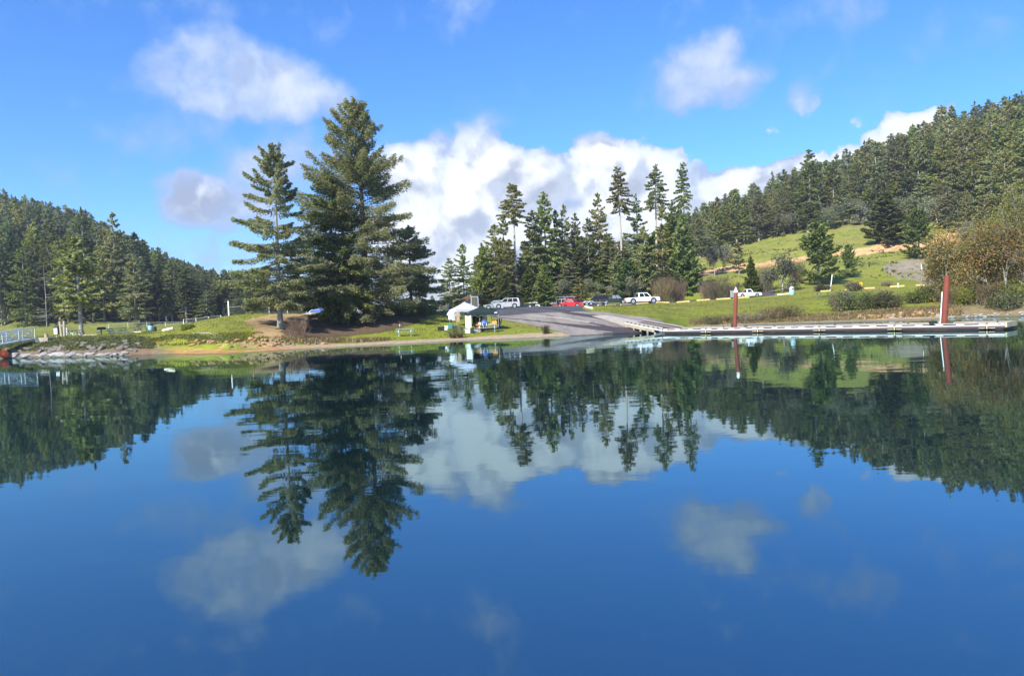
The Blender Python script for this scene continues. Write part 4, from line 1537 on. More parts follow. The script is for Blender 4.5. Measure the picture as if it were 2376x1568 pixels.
SHR = [  # px, d, height m, radius m, kind, label
    (2362, 87, 2.6, 2.6, 'cedar', 'bright green shrub drooping over the water at the right border'),
    (2330, 87, 1.8, 2.4, 'brush', 'low tangle of brown shrub under the broadleaf trees at the right shore'),
    (2290, 90, 2.2, 2.6, 'brush', 'olive shrub at the shore behind the end of the dock'),
    (2243, 92, 2.0, 2.2, 'yellowgreen', 'yellow-green shrub just right of the tall leaning pile'),
    (2160, 102, 1.9, 2.2, 'brush', 'rounded olive bush left of the tall leaning pile'),
    (2120, 100, 1.3, 1.4, 'cedar', 'dark green bush on the grass left of the rounded olive bush'),
    (1938, 97, 2.5, 2.0, 'lichen', 'pale lichened shrub at the left end of the shore thicket'),
    (1968, 97, 2.0, 2.2, 'cedar', 'dark green shrub in the middle of the shore thicket'),
    (2010, 96, 1.9, 2.2, 'brush', 'brown shrub of the shore thicket, right of its dark green one'),
    (2050, 95, 1.9, 2.0, 'brush', 'greyish shrub at the right end of the shore thicket'),
    (1985, 137, 1.5, 1.4, 'twig', 'small brown bush beside the yellow sign'),
    (1905, 142, 1.1, 1.6, 'brush', 'low dull bush behind the right-hand picnic table'),
    (2062, 146, 1.0, 1.0, 'twig', 'small isolated brown bush on the grass right of the yellow sign'),
    (1655, 95, .8, 1.4, 'drybrush', 'grey-green tussock at the shore left of the white-capped pile'),
    (1690, 95, .9, 1.2, 'drybrush', 'tussock at the shore directly behind the white-capped pile'),
    (1790, 94.5, 1.4, 2.0, 'drybrush', 'dry straw-coloured thicket at the shore right of the white-capped pile'),
    (1835, 94, 1.5, 2.0, 'drybrush', 'tan reed thicket at the shore below the blue trash can'),
    (1749, 94, 1.1, 1.8, 'drybrush', 'low greyish reeds between the white-capped pile and the tan thicket'),
    (430, 82, .5, .7, 'cedar', 'dark weed clump on the grassy foot of the knoll'),
]
for i, (px, d, h_, r_, mk, lb) in enumerate(SHR):
    g = on(px, d)
    lf = (.16, .07) if mk == 'drybrush' else (.22, .13)
    plant('shrub', (g.x, g.y, g.z - .05), tree_proto(broad(300 + i, h_, r_, 2600, lf, .2, 7, True, .2, 2, squash=.8), M[mk], M['bark_grey'], ('stems', 'leaves')),
          lb, 'bush', 'low shrubs along the shore and slopes', names=('stems', 'leaves'))
TW = [(1948, 96.2, 2.5, 1.5, 'twig', 'tangle of bare brown twigs at the left end of the shore thicket'),
      (2032, 95.6, 2.1, 1.4, 'twig', 'bare brown twigs standing in the right half of the shore thicket'),
      (2078, 94.6, 1.9, 1.3, 'drybrush', 'pale dry stems at the right end of the shore thicket'),
      (2205, 92, 2.4, 1.6, 'twig', 'bare brown twigs at the foot of the tall leaning pile'),
      (2300, 89, 2.6, 2.0, 'redtwig', 'reddish twigs under the orange-brown trees at the right shore'),
      (1541, 148, 5.2, 3.4, 'twig', 'bare brown thicket behind the nose of the white crew-cab pickup'),
      (1575, 150, 4.6, 2.6, 'twig', 'pale-stemmed bare thicket right of the white crew-cab pickup'),
      (1665, 150, 4.6, 3.8, 'twig', 'wide bare willow bush left of the small white pickup'),
      (1645, 152, 3.8, 3.0, 'twig', 'smaller bare bush joined to the left of the wide willow'),
      (1700, 154, 3.2, 3.0, 'twig', 'low bare bush directly behind the small white pickup'),
      (1780, 160, 5.6, 2.6, 'twig', 'tall thin bare shrub left of the lichen-covered oak'),
      (1850, 166, 5.0, 3.0, 'twig', 'reddish bare shrub right of the lichen-covered oak'),
      (690, 77.3, 2.1, 1.7, 'redtwig', 'reddish leafless shrub at the eroded bank below the open spruce'),
      (1265, 78.6, .95, .65, 'drybrush', 'dry brown grass clump on the lawn tip beside the ramp'),
      (1049, 78.3, .62, .55, 'twig', 'cut stems of a low clump on the shore below the white canopy, left half'),
      (1066, 78.5, .55, .5, 'twig', 'cut stems of a low clump on the shore below the white canopy, right half')]
for i, (px, d, h_, r_, mk, lb) in enumerate(TW):
    g = on(px, d)
    n_ = 240 if h_ > 2.5 else 130
    V_, F_ = twigs(400 + i, h_, r_, n_, .022 if h_ > 2.5 else .014)
    o = tag(link('bare_shrub', npmesh('bare_shrub', V_, F_, [M[mk]]), loc=(g.x, g.y, g.z - .05)), lb, 'bush', 'leafless shrubs')
g = on(1057, 78.4)
o = plant('shrub', (g.x, g.y, g.z + .25), tree_proto(broad(390, .55, 1.15, 1300, (.14, .05), .2, 6, True, .25, 2), M['cedar'], M['bark'], ('stems', 'leaves')),
          'green tuft growing over the cut stems on the shore below the white canopy', 'bush', names=('stems', 'leaves'))

# a dead snag in the left-hand wood
g = on(108, 190)
rng = np.random.default_rng(77)
Hs = at(108, 612, 190).z - g.z
segs = [(np.array([[0, 0, 0], [.1, 0, Hs * .5], [0, 0, Hs]]), [.15, .11, .03])]
for k in range(34):
    z = Hs * rng.uniform(.12, .95)
    a = rng.uniform(0, 6.28)
    l = (1 - z / Hs) * 3.6 + .5
    segs.append((np.array([[0, 0, z], [math.cos(a) * l, math.sin(a) * l, z - .15 * l + .3]]), [.05, .015]))
V_, F_ = tubes(segs, 4)
tag(link('dead_tree', npmesh('dead_tree', V_, F_, [M['bark_grey']]), loc=g), 'bleached dead tree with bare branches in front of the left-hand wood', 'dead tree')

# ------------------------------------------------------------------ ground vegetation
def tufts(name, pts, h, w, mt, label, seed, leafy=False, blades=3):
    rng = np.random.default_rng(seed)
    P = np.repeat(np.array(pts), blades, 0)
    n = len(P)
    hh = rng.uniform(.4, 1.2, n) * h
    P = P + np.column_stack([rng.normal(0, h * .35, n), rng.normal(0, h * .35, n), np.zeros(n)])
    P[:, 2] = terrain(P[:, 0], P[:, 1]) + hh * .35
    A = rng.normal(0, .35 if not leafy else 1, (n, 3))
    A[:, 2] += 1 if not leafy else 0
    Nn = rng.normal(0, 1, (n, 3))
    Nn[:, 1] -= 1.2
    V_, F_ = leaf_quads(rng, P, A, Nn, hh, np.full(n, w))
    return tag(link(name, npmesh(name, V_, F_, [mt])), label, name.split('_')[-1], kind='stuff')


def region(n, px0, px1, s0, s1, seed, keep=None, power=1.0):
    rng = np.random.default_rng(seed)
    t_ = rng.uniform(T(px0), T(px1), n)
    s_ = s0 + (s1 - s0) * rng.uniform(0, 1, n) ** power
    y_ = s_ + Wd(t_)
    x_ = t_ * y_
    z_ = terrain(x_, y_)
    if keep is not None:
        px, py = project(x_, y_, z_)
        m = keep(px, py, s_, x_, y_)
        x_, y_, z_ = x_[m], y_[m], z_[m]
    return np.column_stack([x_, y_, z_])


def lawnkeep(px, py, s, x, y):
    ramp = (x > np.array([solve_x(RL, d) for d in y]) - .2) & (x < np.array([solve_x(RR, d) for d in y]) + .2) & (y < 98.5)
    lot = (x > np.array([solve_x(LL, d) for d in y]) - .3) & (x < np.array([solve_x(LR, d) for d in y]) + .3) & (y > 98)
    nn = fbm(x / 3, y / 3, 61, 3) > .42
    shade = inpoly(px, py, [(690, 790), (600, 770), (600, 730), (720, 728), (1000, 728), (985, 745), (860, 776)])
    return ~ramp & ~lot & nn & ~shade


tufts('lawn_grass', np.concatenate([region(9000, -10, 1340, 4.0, 34, 1, lawnkeep), region(9000, 1380, 2240, 5.5, 52, 2, lawnkeep)]), .17, .05, M['blade'],
      'uneven blades standing up in the green lawns on both sides of the ramp', 3)
tufts('bank_scrub', np.concatenate([region(6500, -20, 400, 1.6, 8.5, 5, lambda px, py, s, x, y: fbm(x / 1.5, y / 1.5, 66, 2) > np.interp(px, [300, 345, 400], [0, .42, .85])), region(500, 300, 560, 4.2, 7, 6)]), .34, .13, M['brush'], 'brown and olive scrub covering the bank above the riprap', 7, True, 2)
tufts('bank_grass', region(2600, 335, 620, 3.6, 8, 15, lambda px, py, s, x, y: fbm(x / 2, y / 2, 63, 3) > .4), .26, .07, M['blade'], 'grass hanging over the low eroded edge of the knoll', 16)
tufts('shore_scrub', np.concatenate([region(5000, 1600, 2230, 1.0, 5.0, 8), region(900, 640, 900, 3.4, 5.5, 9)]), .42, .10, M['drybrush'], 'dry tan scrub along the waterline behind the dock', 10, False, 2)
tufts('hill_scrub', region(5000, 1100, 2400, 72, 150, 12, lambda px, py, s, x, y: (fbm(x / 6, y / 6, 71, 3) > .56) & (y > 163)), .6, .28, M['brush'],
      'low scrub dotted over the grassy hillside and forest edge', 13, True, 3)

# ------------------------------------------------------------------ picnic tables
def picnic_table(loc, rz, L, top_m, leg_m, label, group='picnic tables', name='picnic_table'):
    o = empty(name, loc, rz, label, 'picnic table', group)
    for k in range(3):
        MB().box((0, -.26 + .26 * k, .75), (L, .235, .045), bev=.008).build('top_board', top_m, o)
    for s in (-1, 1):
        MB().box((0, s * .72, .45), (L, .26, .045), bev=.008).build('seat', top_m, o)
        x = s * (L / 2 - .35)
        fr = MB()
        fr.bar((x, -.30, .72), (x, .30, .72), .05, .07)
        fr.bar((x, -.78, .41), (x, .78, .41), .05, .07)
        fr.build('cross_bar', leg_m, o)
        for q in (-1, 1):
            MB().bar((x, q * .20, .72), (x, q * .52, 0), .06, .06).build('leg', leg_m, o)
        MB().bar((x, 0, .42), (x - s * .5, 0, .72), .04, .04).build('brace', leg_m, o)
    return o


g = hit(940, 779)
picnic_table(g, R(4), 2.0, M['green_top'], M['table_leg'], 'pale green picnic table alone on the shore lawn below the tallest spruce')
SHORE_TABLE = g
g2 = hit(1131, 770)
TT_TABLE = g2
picnic_table(g2, R(-3), 2.3, M['timber'], M['table_leg'], 'laden pale picnic table under the dark green canopy')
for px, py, rz, lb in ((170, 776, 75, 'dark picnic table seen end on, between the wooden posts and the lone pine'), (240, 774, 10, 'leftmost dark picnic table on the concrete pad, with the grill before it'),
                       (268, 773.5, 4, 'second dark picnic table from the left on the concrete pad'), (300, 773, 8, 'third dark picnic table from the left on the concrete pad'),
                       (332, 772.5, 2, 'dark picnic table nearest the tall pale blue bin on the picnic lawn')):
    d = 108 if px > 200 else 96
    picnic_table(on(px, d), R(rz), 1.9, M['dark_top'], M['table_leg'] if px != 332 else M['dark_top'], lb)
g = on(1913, 124)
picnic_table(g, R(6), 2.5, M['green_top'], M['green_top'], 'green picnic table on the slope below the big irregular evergreen')

# grill on a post before the leftmost table
g = on(234, 106)
o = empty('barbecue_grill', g, 0, 'black box grill on a post beside the dark picnic tables', 'grill')
MB().box((0, 0, .85), (1.0, .5, .34), bev=.02).build('fire_box', M['black'], o)
MB().tube([(0, 0, 0), (0, 0, .72)], .05).build('post', M['black'], o)
MB().box((0, -.05, 1.04), (.8, .4, .03)).build('grate', M['galv'], o)

# concrete pads, kerb logs
def slab(name, px0, px1, d0, d1, h, mt, label, cat):
    a, b_ = on(px0, d0), on(px1, d0)
    c, e = on(px1, d1), on(px0, d1)
    vs = [(p.x, p.y, min(a.z, b_.z, c.z, e.z) - .15) for p in (a, b_, c, e)] + [(p.x, p.y, p.z + h) for p in (a, b_, c, e)]
    m = MB().add(vs, [(3, 2, 1, 0), (4, 5, 6, 7), (0, 1, 5, 4), (1, 2, 6, 5), (2, 3, 7, 6), (3, 0, 4, 7)])
    return tag(m.build(name, mt), label, cat)


slab('concrete_pad', 249, 326, 106.5, 110.5, .16, M['log'], 'pale raised concrete pad under the row of dark picnic tables', 'pad')
slab('concrete_pad', 190, 223, 101, 103.5, .10, M['log'], 'small pale concrete strip at the foot of the lone pine', 'pad')
a, b_ = at(377, 766, 86), at(402, 763.5, 86)
a.z, b_.z = tz(a.x, a.y) + .13, tz(b_.x, b_.y) + .13
tag(MB().tube([a, (a + b_) / 2 + Vector((0, 0, .01)), b_], [.14, .155, .15], 9).build('log', M['log'], smooth=True), 'short bleached log lying level on the lawn left of the grassy knoll', 'log')
pts = []
for (x_, y_) in ((581, 668), (640, 661), (700, 655), (820, 653), (890, 657), (940, 680), (990, 711)):
    p = hit((600 + x_ / 3.96) / 1.697, (1150 + y_ / 3.96) / 1.697)
    pts.append(p + Vector((0, 0, .09)))
tag(MB().tube(pts, [.02, .03, .035, .04, .04, .035, .02], 7).build('fallen_branch', M['timber'], smooth=True), 'long bent bleached branch lying on the knoll grass', 'branch')
pts = [hit((600 + x_ / 3.96) / 1.697, (1150 + y_ / 3.96) / 1.697) + Vector((0, 0, .07)) for (x_, y_) in ((985, 738), (1040, 722), (1095, 730))]
tag(MB().tube(pts, [.03, .06, .03], 7).build('fallen_branch', M['log'], smooth=True), 'short piece of driftwood at the lower end of the long bent branch', 'branch')
pts = [hit(1200 / 1.697 + x_ / 3.96 / 1.697, (1150 + 748 / 3.96) / 1.697) + Vector((0, 0, .08)) for x_ in (850, 910, 985)]
tag(MB().tube(pts, [.10, .13, .07], 8).build('log', M['bark'], smooth=True), 'short dark driftwood log at the turf edge left of the shore table', 'log')

# ------------------------------------------------------------------ rocks of the left-hand bank
def rock_mesh(seed, mt, flat=.7):
    rng = random.Random(seed)
    bm = bmesh.new()
    bmesh.ops.create_icosphere(bm, subdivisions=2, radius=.5)
    pl = [(Vector((rng.gauss(0, 1), rng.gauss(0, 1), rng.gauss(0, .8))).normalized(), rng.uniform(.26, .42)) for _ in range(9)]
    for v in bm.verts:
        for n, d in pl:
            q = v.co.dot(n) - d
            if q > 0:
                v.co -= n * q
        v.co.z *= flat
    me = bpy.data.meshes.new('rock')
    bm.to_mesh(me)
    bm.free()
    me.materials.append(mt)
    return me


RP = [rock_mesh(k, M['rock_pale'], .55) for k in range(4)]
RD = [rock_mesh(10 + k, M['rock_dark'], .75) for k in range(5)]
CL = [rock_mesh(30 + k, M['clod'], .8) for k in range(5)]
rr = random.Random(9)


def rock(ms, px, s, size, label, group, dz=0.0, name='rock', cat='rock'):
    t_ = T(px)
    y = float(Wd(t_)) + s
    x = t_ * y
    o = link(name, rr.choice(ms), loc=(x, y, tz(x, y) + dz))
    o.scale = (size * rr.uniform(.9, 1.5), size * rr.uniform(.7, 1.0), size * rr.uniform(.7, 1.05))
    o.rotation_euler = (rr.uniform(-.2, .2), rr.uniform(-.2, .2), rr.uniform(-.5, .5))
    return tag(o, label, cat, group)


px = 17
while px < 290:
    sz = rr.uniform(.5, 1.25) if px < 170 else rr.uniform(.35, .85)
    rock(RP, px, rr.uniform(.1, .5), sz, 'pale washed stone in the row along the waterline of the left bank', 'pale waterline stones', .06)
    px += sz * 1787 / 72 * .62
for k in range(62):
    px = rr.uniform(5, 330)
    s = rr.uniform(.9, 2.6) if px < 170 else rr.uniform(.6, 4.4)
    rock(RD, px, s, rr.uniform(.35, .95), 'dark riprap stone on the left bank above the pale waterline stones', 'dark riprap stones', .05)
for k in range(40):
    px = rr.uniform(440, 650)
    rock(CL, px, rr.uniform(3.2, 4.4), rr.uniform(.15, .6), 'broken clod of orange clay at the eroded edge of the knoll', 'clay clods of the eroded edge', .08, 'clay_clod', 'clod')
for k in range(26):
    px = rr.uniform(640, 700)
    rock(RD if rr.random() < .5 else CL, rr.uniform(630, 760), rr.uniform(3.0, 4.4), rr.uniform(.2, .5), 'dark root-bound clod under the turf edge right of the eroded knoll', 'clods under the turf edge', .05, 'clay_clod', 'clod')
for k in range(40):
    rock(CL if rr.random() < .7 else RP, rr.uniform(1985, 2190), rr.uniform(.8, 2.8), rr.uniform(.3, .8), 'ochre stone in the broken bank behind the right half of the dock', 'ochre stones of the right bank', .08)
for k in range(30):
    rock(RP, rr.uniform(2190, 2385), rr.uniform(.1, .8), rr.uniform(.25, .6), 'pale stone at the waterline under the right-hand trees', 'pale stones of the right shore', .04)

# orange buoy at the left border
g = on(4, 77)
o = empty('buoy', g + Vector((0, 0, .25)), 0, 'bright orange float cut by the left border of the picture beside the riprap', 'buoy')
MB().lathe([(.02, 0), (.3, .08), (.42, .3), (.42, .5), (.3, .72), (.02, .8)], n=14).build('float_body', M['orange'], o, smooth=True)
MB().tube([(0, 0, .78), (0, 0, 1.0)], .04).build('ring_eye', M['orange'], o)

# ------------------------------------------------------------------ gangway at the left border
P1, P0 = at(81.5, 786, 81), at(0, 800.5, 77)
dv = (P0 - P1)
Lg = dv.length * 3.2
ux = Vector((dv.x, dv.y, 0)).normalized()
slope = dv.z / math.hypot(dv.x, dv.y)
o = empty('gangway', P1, math.atan2(ux.y, ux.x), 'pale aluminium gangway with slatted side rails sloping down past the left border', 'gangway')
HG, WG = 1.18, 1.6


def gp(x, y, z):
    return Vector((x, y, x * slope + z))


for s, y in ((0, 0), (1, -WG)):
    for nm, z, w in (('bottom_chord', .05, .13), ('top_chord', HG, .08)):
        MB().bar(gp(0, y, z), gp(Lg, y, z), .07, w).build(nm, M['white_alu'], o)
    for k in range(4):
        z = .28 + k * .22
        MB().bar(gp(0, y, z), gp(Lg, y, z), .035, .06).build('rail', M['white_alu'], o)
    n = max(3, int(Lg / 1.9))
    for k in range(n + 1):
        x = Lg * k / n
        MB().bar(gp(x, y, .05), gp(x + (0 if k else -.05), y, HG), .06, .09).build('post', M['white_alu'], o)
        if k < n:
            x2 = Lg * (k + 1) / n
            a_, b2 = ((x, .08), (x2, HG - .05)) if k % 2 else ((x, HG - .05), (x2, .08))
            MB().bar(gp(a_[0], y + .05, a_[1]), gp(b2[0], y + .05, b2[1]), .04, .06).build('diagonal', M['white_alu'], o)
MB().bar(gp(0, -WG / 2, .03), gp(Lg, -WG / 2, .03), WG - .1, .06).build('walkway', M['galv'], o)
g = on(84, 82)
tag(MB().box((0, 0, .3), (1.4, 2.2, .8), bev=.04).build('gangway_footing', M['concrete'], loc=P1 + Vector((.75, .9, -.62))), 'concrete footing at the shore end of the gangway', 'footing')

# notice box, wooden posts, stump
g = on(129.5, 95)
o = empty('notice_box', g, R(-8), 'white notice on a dark box beside the split wooden posts', 'notice box')
MB().box((0, 0, .78), (.55, .3, .95), bev=.02).build('box_body', M['board_dark'], o)
MB().box((0, -.165, .72), (.46, .02, .72)).build('notice', M['paper'], o)
pr = MB()
for k in range(7):
    pr.box((rr.uniform(-.05, .05), -.179, .98 - k * .085), (rr.uniform(.18, .34), .004, .03))
pr.build('print', M['board_dark'], o)
MB().box((0, 0, .15), (.12, .12, .34)).build('post', M['timber'], o)
MB().prism([(-.33, 1.26), (.33, 1.26), (.28, 1.36), (-.28, 1.36)], -.2, .2).build('hood', M['board_dark'], o)
g = on(144.5, 95)
o = empty('mooring_posts', g, 0, 'two tall weathered timber posts bolted side by side behind the scrub bank', 'wooden posts')
for s in (-1, 1):
    MB().tube([(s * .16, 0, -.2), (s * .22 - .03, 0, 1.0), (s * .26 - .05, 0, 1.95)], [.15, .15, .16], 10).build('post', M['timber'], o, smooth=True)
MB().box((0, -.16, 1.4), (.3, .03, .12)).build('bolt_plate', M['galv'], o)
g = on(105, 92)
tag(MB().tube([(0, 0, -.1), (.02, 0, .25), (0, 0, .5)], [.26, .22, .23], 10).build('stump', M['timber'], loc=g), 'low grey stump on the bank right of the gangway', 'stump')
g = on(153, 100)
tag(MB().tube([(0, 0, 0), (0, 0, 1.1)], .07, 8).build('short_post', M['white_paint'], loc=g), 'thin pale post just right of the weathered timber posts', 'post')

# pale blue bin
def bin_(px, d, h, w, label, body, domecol, name='trash_can', cat='trash can', dark_side=False):
    g = on(px, d)
    o = empty(name, g, 0, label, cat)
    MB().lathe([(w * .46, 0), (w * .5, .05), (w * .5, h * .62), (w * .47, h * .64)], n=18).build('body', body, o, smooth=True)
    MB().lathe([(w * .51, h * .64), (w * .51, h * .70)], n=18).build('band', M['board_dark'], o, smooth=True)
    MB().lathe([(w * .49, h * .70), (w * .46, h * .80), (w * .36, h * .91), (w * .2, h * .98), (.02, h)], n=18).build('dome', domecol, o, smooth=True)
    MB().box((0, -w * .485, h * .77), (w * .4, .04, h * .09)).build('flap', M['board_dark'], o)
    return o


bin_(1839, 137, 1.5, .85, 'light blue domed trash can by the kerb on the right-hand slope', M['can_blue'], M['white_alu'])
bin_(348, 108, 1.35, .75, 'tall pale blue bin with dark top at the end of the dark picnic tables', M['can_blue'], M['board_dark'])
bin_(356, 108, .75, .7, 'low black bin beside the tall pale blue bin', M['board_dark'], M['board_dark'])
bin_(1040, 128, 1.35, 1.0, 'dark green domed bin standing left of the white canopy', M['board_dark'], M['board_dark'])
bin_(1167, 140, 1.2, .55, 'pale utility drum at the front wheel of the silver car', M['can_blue'], M['can_blue'])

# ------------------------------------------------------------------ fences
def fence(posts, h, label, mesh_h=None, name='wire_fence', pr_=.045, post_m='white_alu', skip=0):
    """posts: list of world points"""
    o = empty(name, posts[0], 0, label, 'fence')
    b0 = posts[0]
    for p in posts[skip:]:
        q = p - b0
        MB().tube([q + Vector((0, 0, -.1)), q + Vector((0, 0, h + .06))], pr_, 7).build('post', M[post_m], o)
    for a, b2 in zip(posts[:-1], posts[1:]):
        MB().tube([a - b0 + Vector((0, 0, h)), b2 - b0 + Vector((0, 0, h))], .025, 5).build('top_rail', M['galv'], o)
        w = MB()
        L = (b2 - a).length
        n = int(L / .16)
        for k in range(n):
            for s in (0, 1):
                f0, f1 = k / n, min(1, (k + h / .16 * .5) / n)
                if s:
                    f0, f1 = f1, f0
                pa = (a - b0).lerp(b2 - b0, f0) + Vector((0, 0, .05))
                pb = (a - b0).lerp(b2 - b0, f1) + Vector((0, 0, h))
                w.bar(pa, pb, .013)
        ob = w.build('wire_mesh', M['wire'], o)
        ob['kind'] = 'stuff'
    return o


fence([on(px, 150) for px in (251, 296, 340, 383, 425)], 1.0, 'low chain-link fence on pale posts in front of the left-hand wood')
fence([on(px, 130) for px in (425.7, 454.8, 484, 513)], 1.25, 'pale-framed mesh panel fence half hidden by the grassy knoll', pr_=.06)
pl = [at(px, 727, 108) for px in (532, 580.5, 625, 667.6, 712, 756)]
for p in pl:
    p.z = tz(p.x, p.y) - .05
fence(pl, 1.65, 'long chain-link fence along the crest behind the open spruce', skip=1)
g = on(531.8, 96)
tag(MB().tube([(0, 0, -.1), (0, 0, 1.85)], [.10, .09], 10).build('bollard_post', M['white_paint'], loc=g), 'stout white post standing on the crest of the grassy knoll', 'post')

# ------------------------------------------------------------------ vehicles
def wheel(o, x, y, r, w, side):
    t_ = MB().tube([(x, y - w / 2, r), (x, y + w / 2, r)], r, 18).build('tyre', M['tyre'], None, smooth=True)
    wl = t_
    wl.name = 'wheel'
    wl.parent = o
    MB().tube([(x, y + side * (w / 2 - .01), r), (x, y + side * (w / 2 + .015), r)], r * .62, 14).build('rim', M['rim'], wl)
    MB().tube([(x, y + side * (w / 2), r), (x, y + side * (w / 2 + .035), r)], r * .16, 8).build('hub', M['board_dark'], wl)


def vehicle(name, label, loc, rz, paint_, L, Wd_, H, kind, cab=None, wheel_r=.36, axles=None, lift=.0, cat=None, group='vehicles parked in the lot', flare=None, glass='glass', extra=None):
    """x forward; side profile, glasshouse, windows, wheels, lamps"""
    o = empty(name, loc, rz, label, cat or ('pickup' if kind == 'pickup' else 'car'), group)
    P = M[paint_]
    z0 = wheel_r * .72 + lift
    belt = z0 + (H - z0 - lift) * (.50 if kind == 'pickup' else .52)
    hood = belt - .04
    f, r = L / 2, -L / 2
    ax_ = axles or (f - .19 * L, r + .21 * L)
    if kind == 'pickup':
        c0, c1 = cab
        body = [(r, z0 + .18), (r + .05, z0), (f - .1, z0), (f, z0 + .15), (f - .02, hood - .16), (f - .15, hood - .03), (c1 + .05, belt), (c0, belt), (r + .02, belt - .03)]
        gh = [(c0, belt), (c0 + .06, H), (c1 - (c1 - c0) * .30, H + .01), (c1 + .1, belt)]
        if (c1 - c0) > 2.4:
            gh = [(c0, belt), (c0 + .06, H), (c1 - .62, H + .01), (c1 + .12, belt)]
    else:
        c0, c1 = cab or (r + .08, f - L * .27)
        body = [(r, z0 + .2), (r + .08, z0), (f - .12, z0), (f, z0 + .18), (f - .03, hood - .18), (f - .22, hood - .06), (c1 + .1, belt), (c0, belt), (r + .01, belt - .12)]
        gh = [(c0, belt), (c0 + .18, H - .03), (c0 + .35, H), (c1 - .75, H), (c1 - .62, H - .03), (c1 + .12, belt)]
    wB, wT = Wd_ - .10, Wd_ - .44
    MB().prism(body, -Wd_ / 2, Wd_ / 2, .05).build('body', P, o, smooth=True)
    n = len(gh)
    vs = []
    for s in (-1, 1):
        for (x, z) in gh:
            hw = (wB + (wT - wB) * (z - belt) / (H - belt)) / 2
            vs.append((x, s * hw, z))
    fs = [tuple(range(n)), tuple(range(2 * n - 1, n - 1, -1))] + [((i + 1) % n, i, n + i, n + (i + 1) % n) for i in range(n)]
    MB().add(vs, fs).build('cab', P, o)

    def hw_(z):
        return (wB + (wT - wB) * (z - belt) / (H - belt)) / 2
    xa0, xa1 = gh[0][0], gh[-1][0]
    xt0 = gh[1][0] if kind == 'pickup' else gh[2][0]
    xt1 = gh[-2][0]
    zb, zt = belt + .05, H - .10
    def edge(x_b, x_t, z):
        return x_b + (x_t - x_b) * (z - belt) / (H - belt)
    nwin = 2 if (xa1 - xa0) > 2.1 else 1
    if kind != 'pickup':
        nwin = 3
    lo0, lo1 = edge(xa0, xt0, zb) + .16, edge(xa1, xt1, zb) - .14
    hi0, hi1 = edge(xa0, xt0, zt) + .16, edge(xa1, xt1, zt) - .10
    for s in (-1, 1):
        for k in range(nwin):
            a0, a1 = k / nwin, (k + 1) / nwin
            gap = .05
            q = [(lo0 + (lo1 - lo0) * a0 + gap, zb), (lo0 + (lo1 - lo0) * a1 - gap, zb), (hi0 + (hi1 - hi0) * a1 - gap, zt), (hi0 + (hi1 - hi0) * a0 + gap, zt)]
            vv = [(x, s * (hw_(z) + .012), z) for (x, z) in q] + [(x, s * (hw_(z) - .01), z) for (x, z) in q]
            MB().add(vv, [(0, 1, 2, 3), (7, 6, 5, 4), (0, 4, 5, 1), (1, 5, 6, 2), (2, 6, 7, 3), (3, 7, 4, 0)]).build('side_window', M[glass], o)
    for nm, xb, xt, sg in (('windscreen', xa1, xt1, 1), ('rear_window', xa0, (gh[1][0]), -1)):
        vv = []
        for off in (.012, -.01):
            for (z, ins) in ((belt + .07, .1), (H - .12, .08)):
                x = edge(xb, xt, z) + sg * off * 1.3
                vv += [(x, -hw_(z) + ins, z), (x, hw_(z) - ins, z)]
        MB().add(vv, [(0, 1, 3, 2), (4, 6, 7, 5), (0, 4, 5, 1), (2, 3, 7, 6), (0, 2, 6, 4), (1, 5, 7, 3)]).build(nm, M[glass], o)
    if kind == 'pickup':
        bl = c0 - r
        MB().box((r + bl / 2 - .02, 0, belt - .012), (bl - .16, Wd_ - .22, .04)).build('cargo_bed', M['black'], o)
    for s in (-1, 1):
        for x in ax_:
            MB().tube([(x, s * (Wd_ / 2 - .12), wheel_r + .02), (x, s * (Wd_ / 2 + .012), wheel_r + .02)], wheel_r * (1.22 if not flare else 1.3), 18).build('wheel_arch', M[flare or 'black'], o)
            wheel(o, x, s * (Wd_ / 2 - .11), wheel_r, .26, s)
        MB().box((f - .03, s * (Wd_ / 2 - .22), hood - .22), (.1, .32, .17), bev=.02).build('headlight', M['lamp'], o)
        MB().box((r + .02, s * (Wd_ / 2 - .09), belt - .25), (.1, .16, .34), bev=.02).build('tail_light', M['red_lens'], o)
        MB().box((xa1 - .12, s * (Wd_ / 2 + .06), belt + .14), (.14, .2, .17), bev=.02).build('wing_mirror', M['black'], o)
        for k in range(1 if nwin == 1 else 2):
            x = lo1 - .75 - k * (lo1 - lo0) / nwin
            MB().box((x, s * (Wd_ / 2 + .004), belt - .13), (.16, .03, .04)).build('door_handle', M['board_dark'], o)
            MB().box((x - .10, s * (Wd_ / 2 - .003), (belt + z0) / 2 + .04), (.018, .012, belt - z0 - .2)).build('door_seam', M['board_dark'], o)
    for x, nm in ((f + .02, 'front_bumper'), (r - .03, 'rear_bumper')):
        MB().box((x, 0, z0 + .14), (.16, Wd_ - .08, .2), bev=.03).build(nm, M['rim'] if kind == 'pickup' else M['board_dark'], o)
    MB().box((f + .004, 0, hood - .26), (.05, Wd_ * .5, .24), bev=.01).build('grille', M['board_dark'], o)
    return o


def vloc(px, d, up=.04):
    g = on(px, d, 705)
    g.z += up
    return g


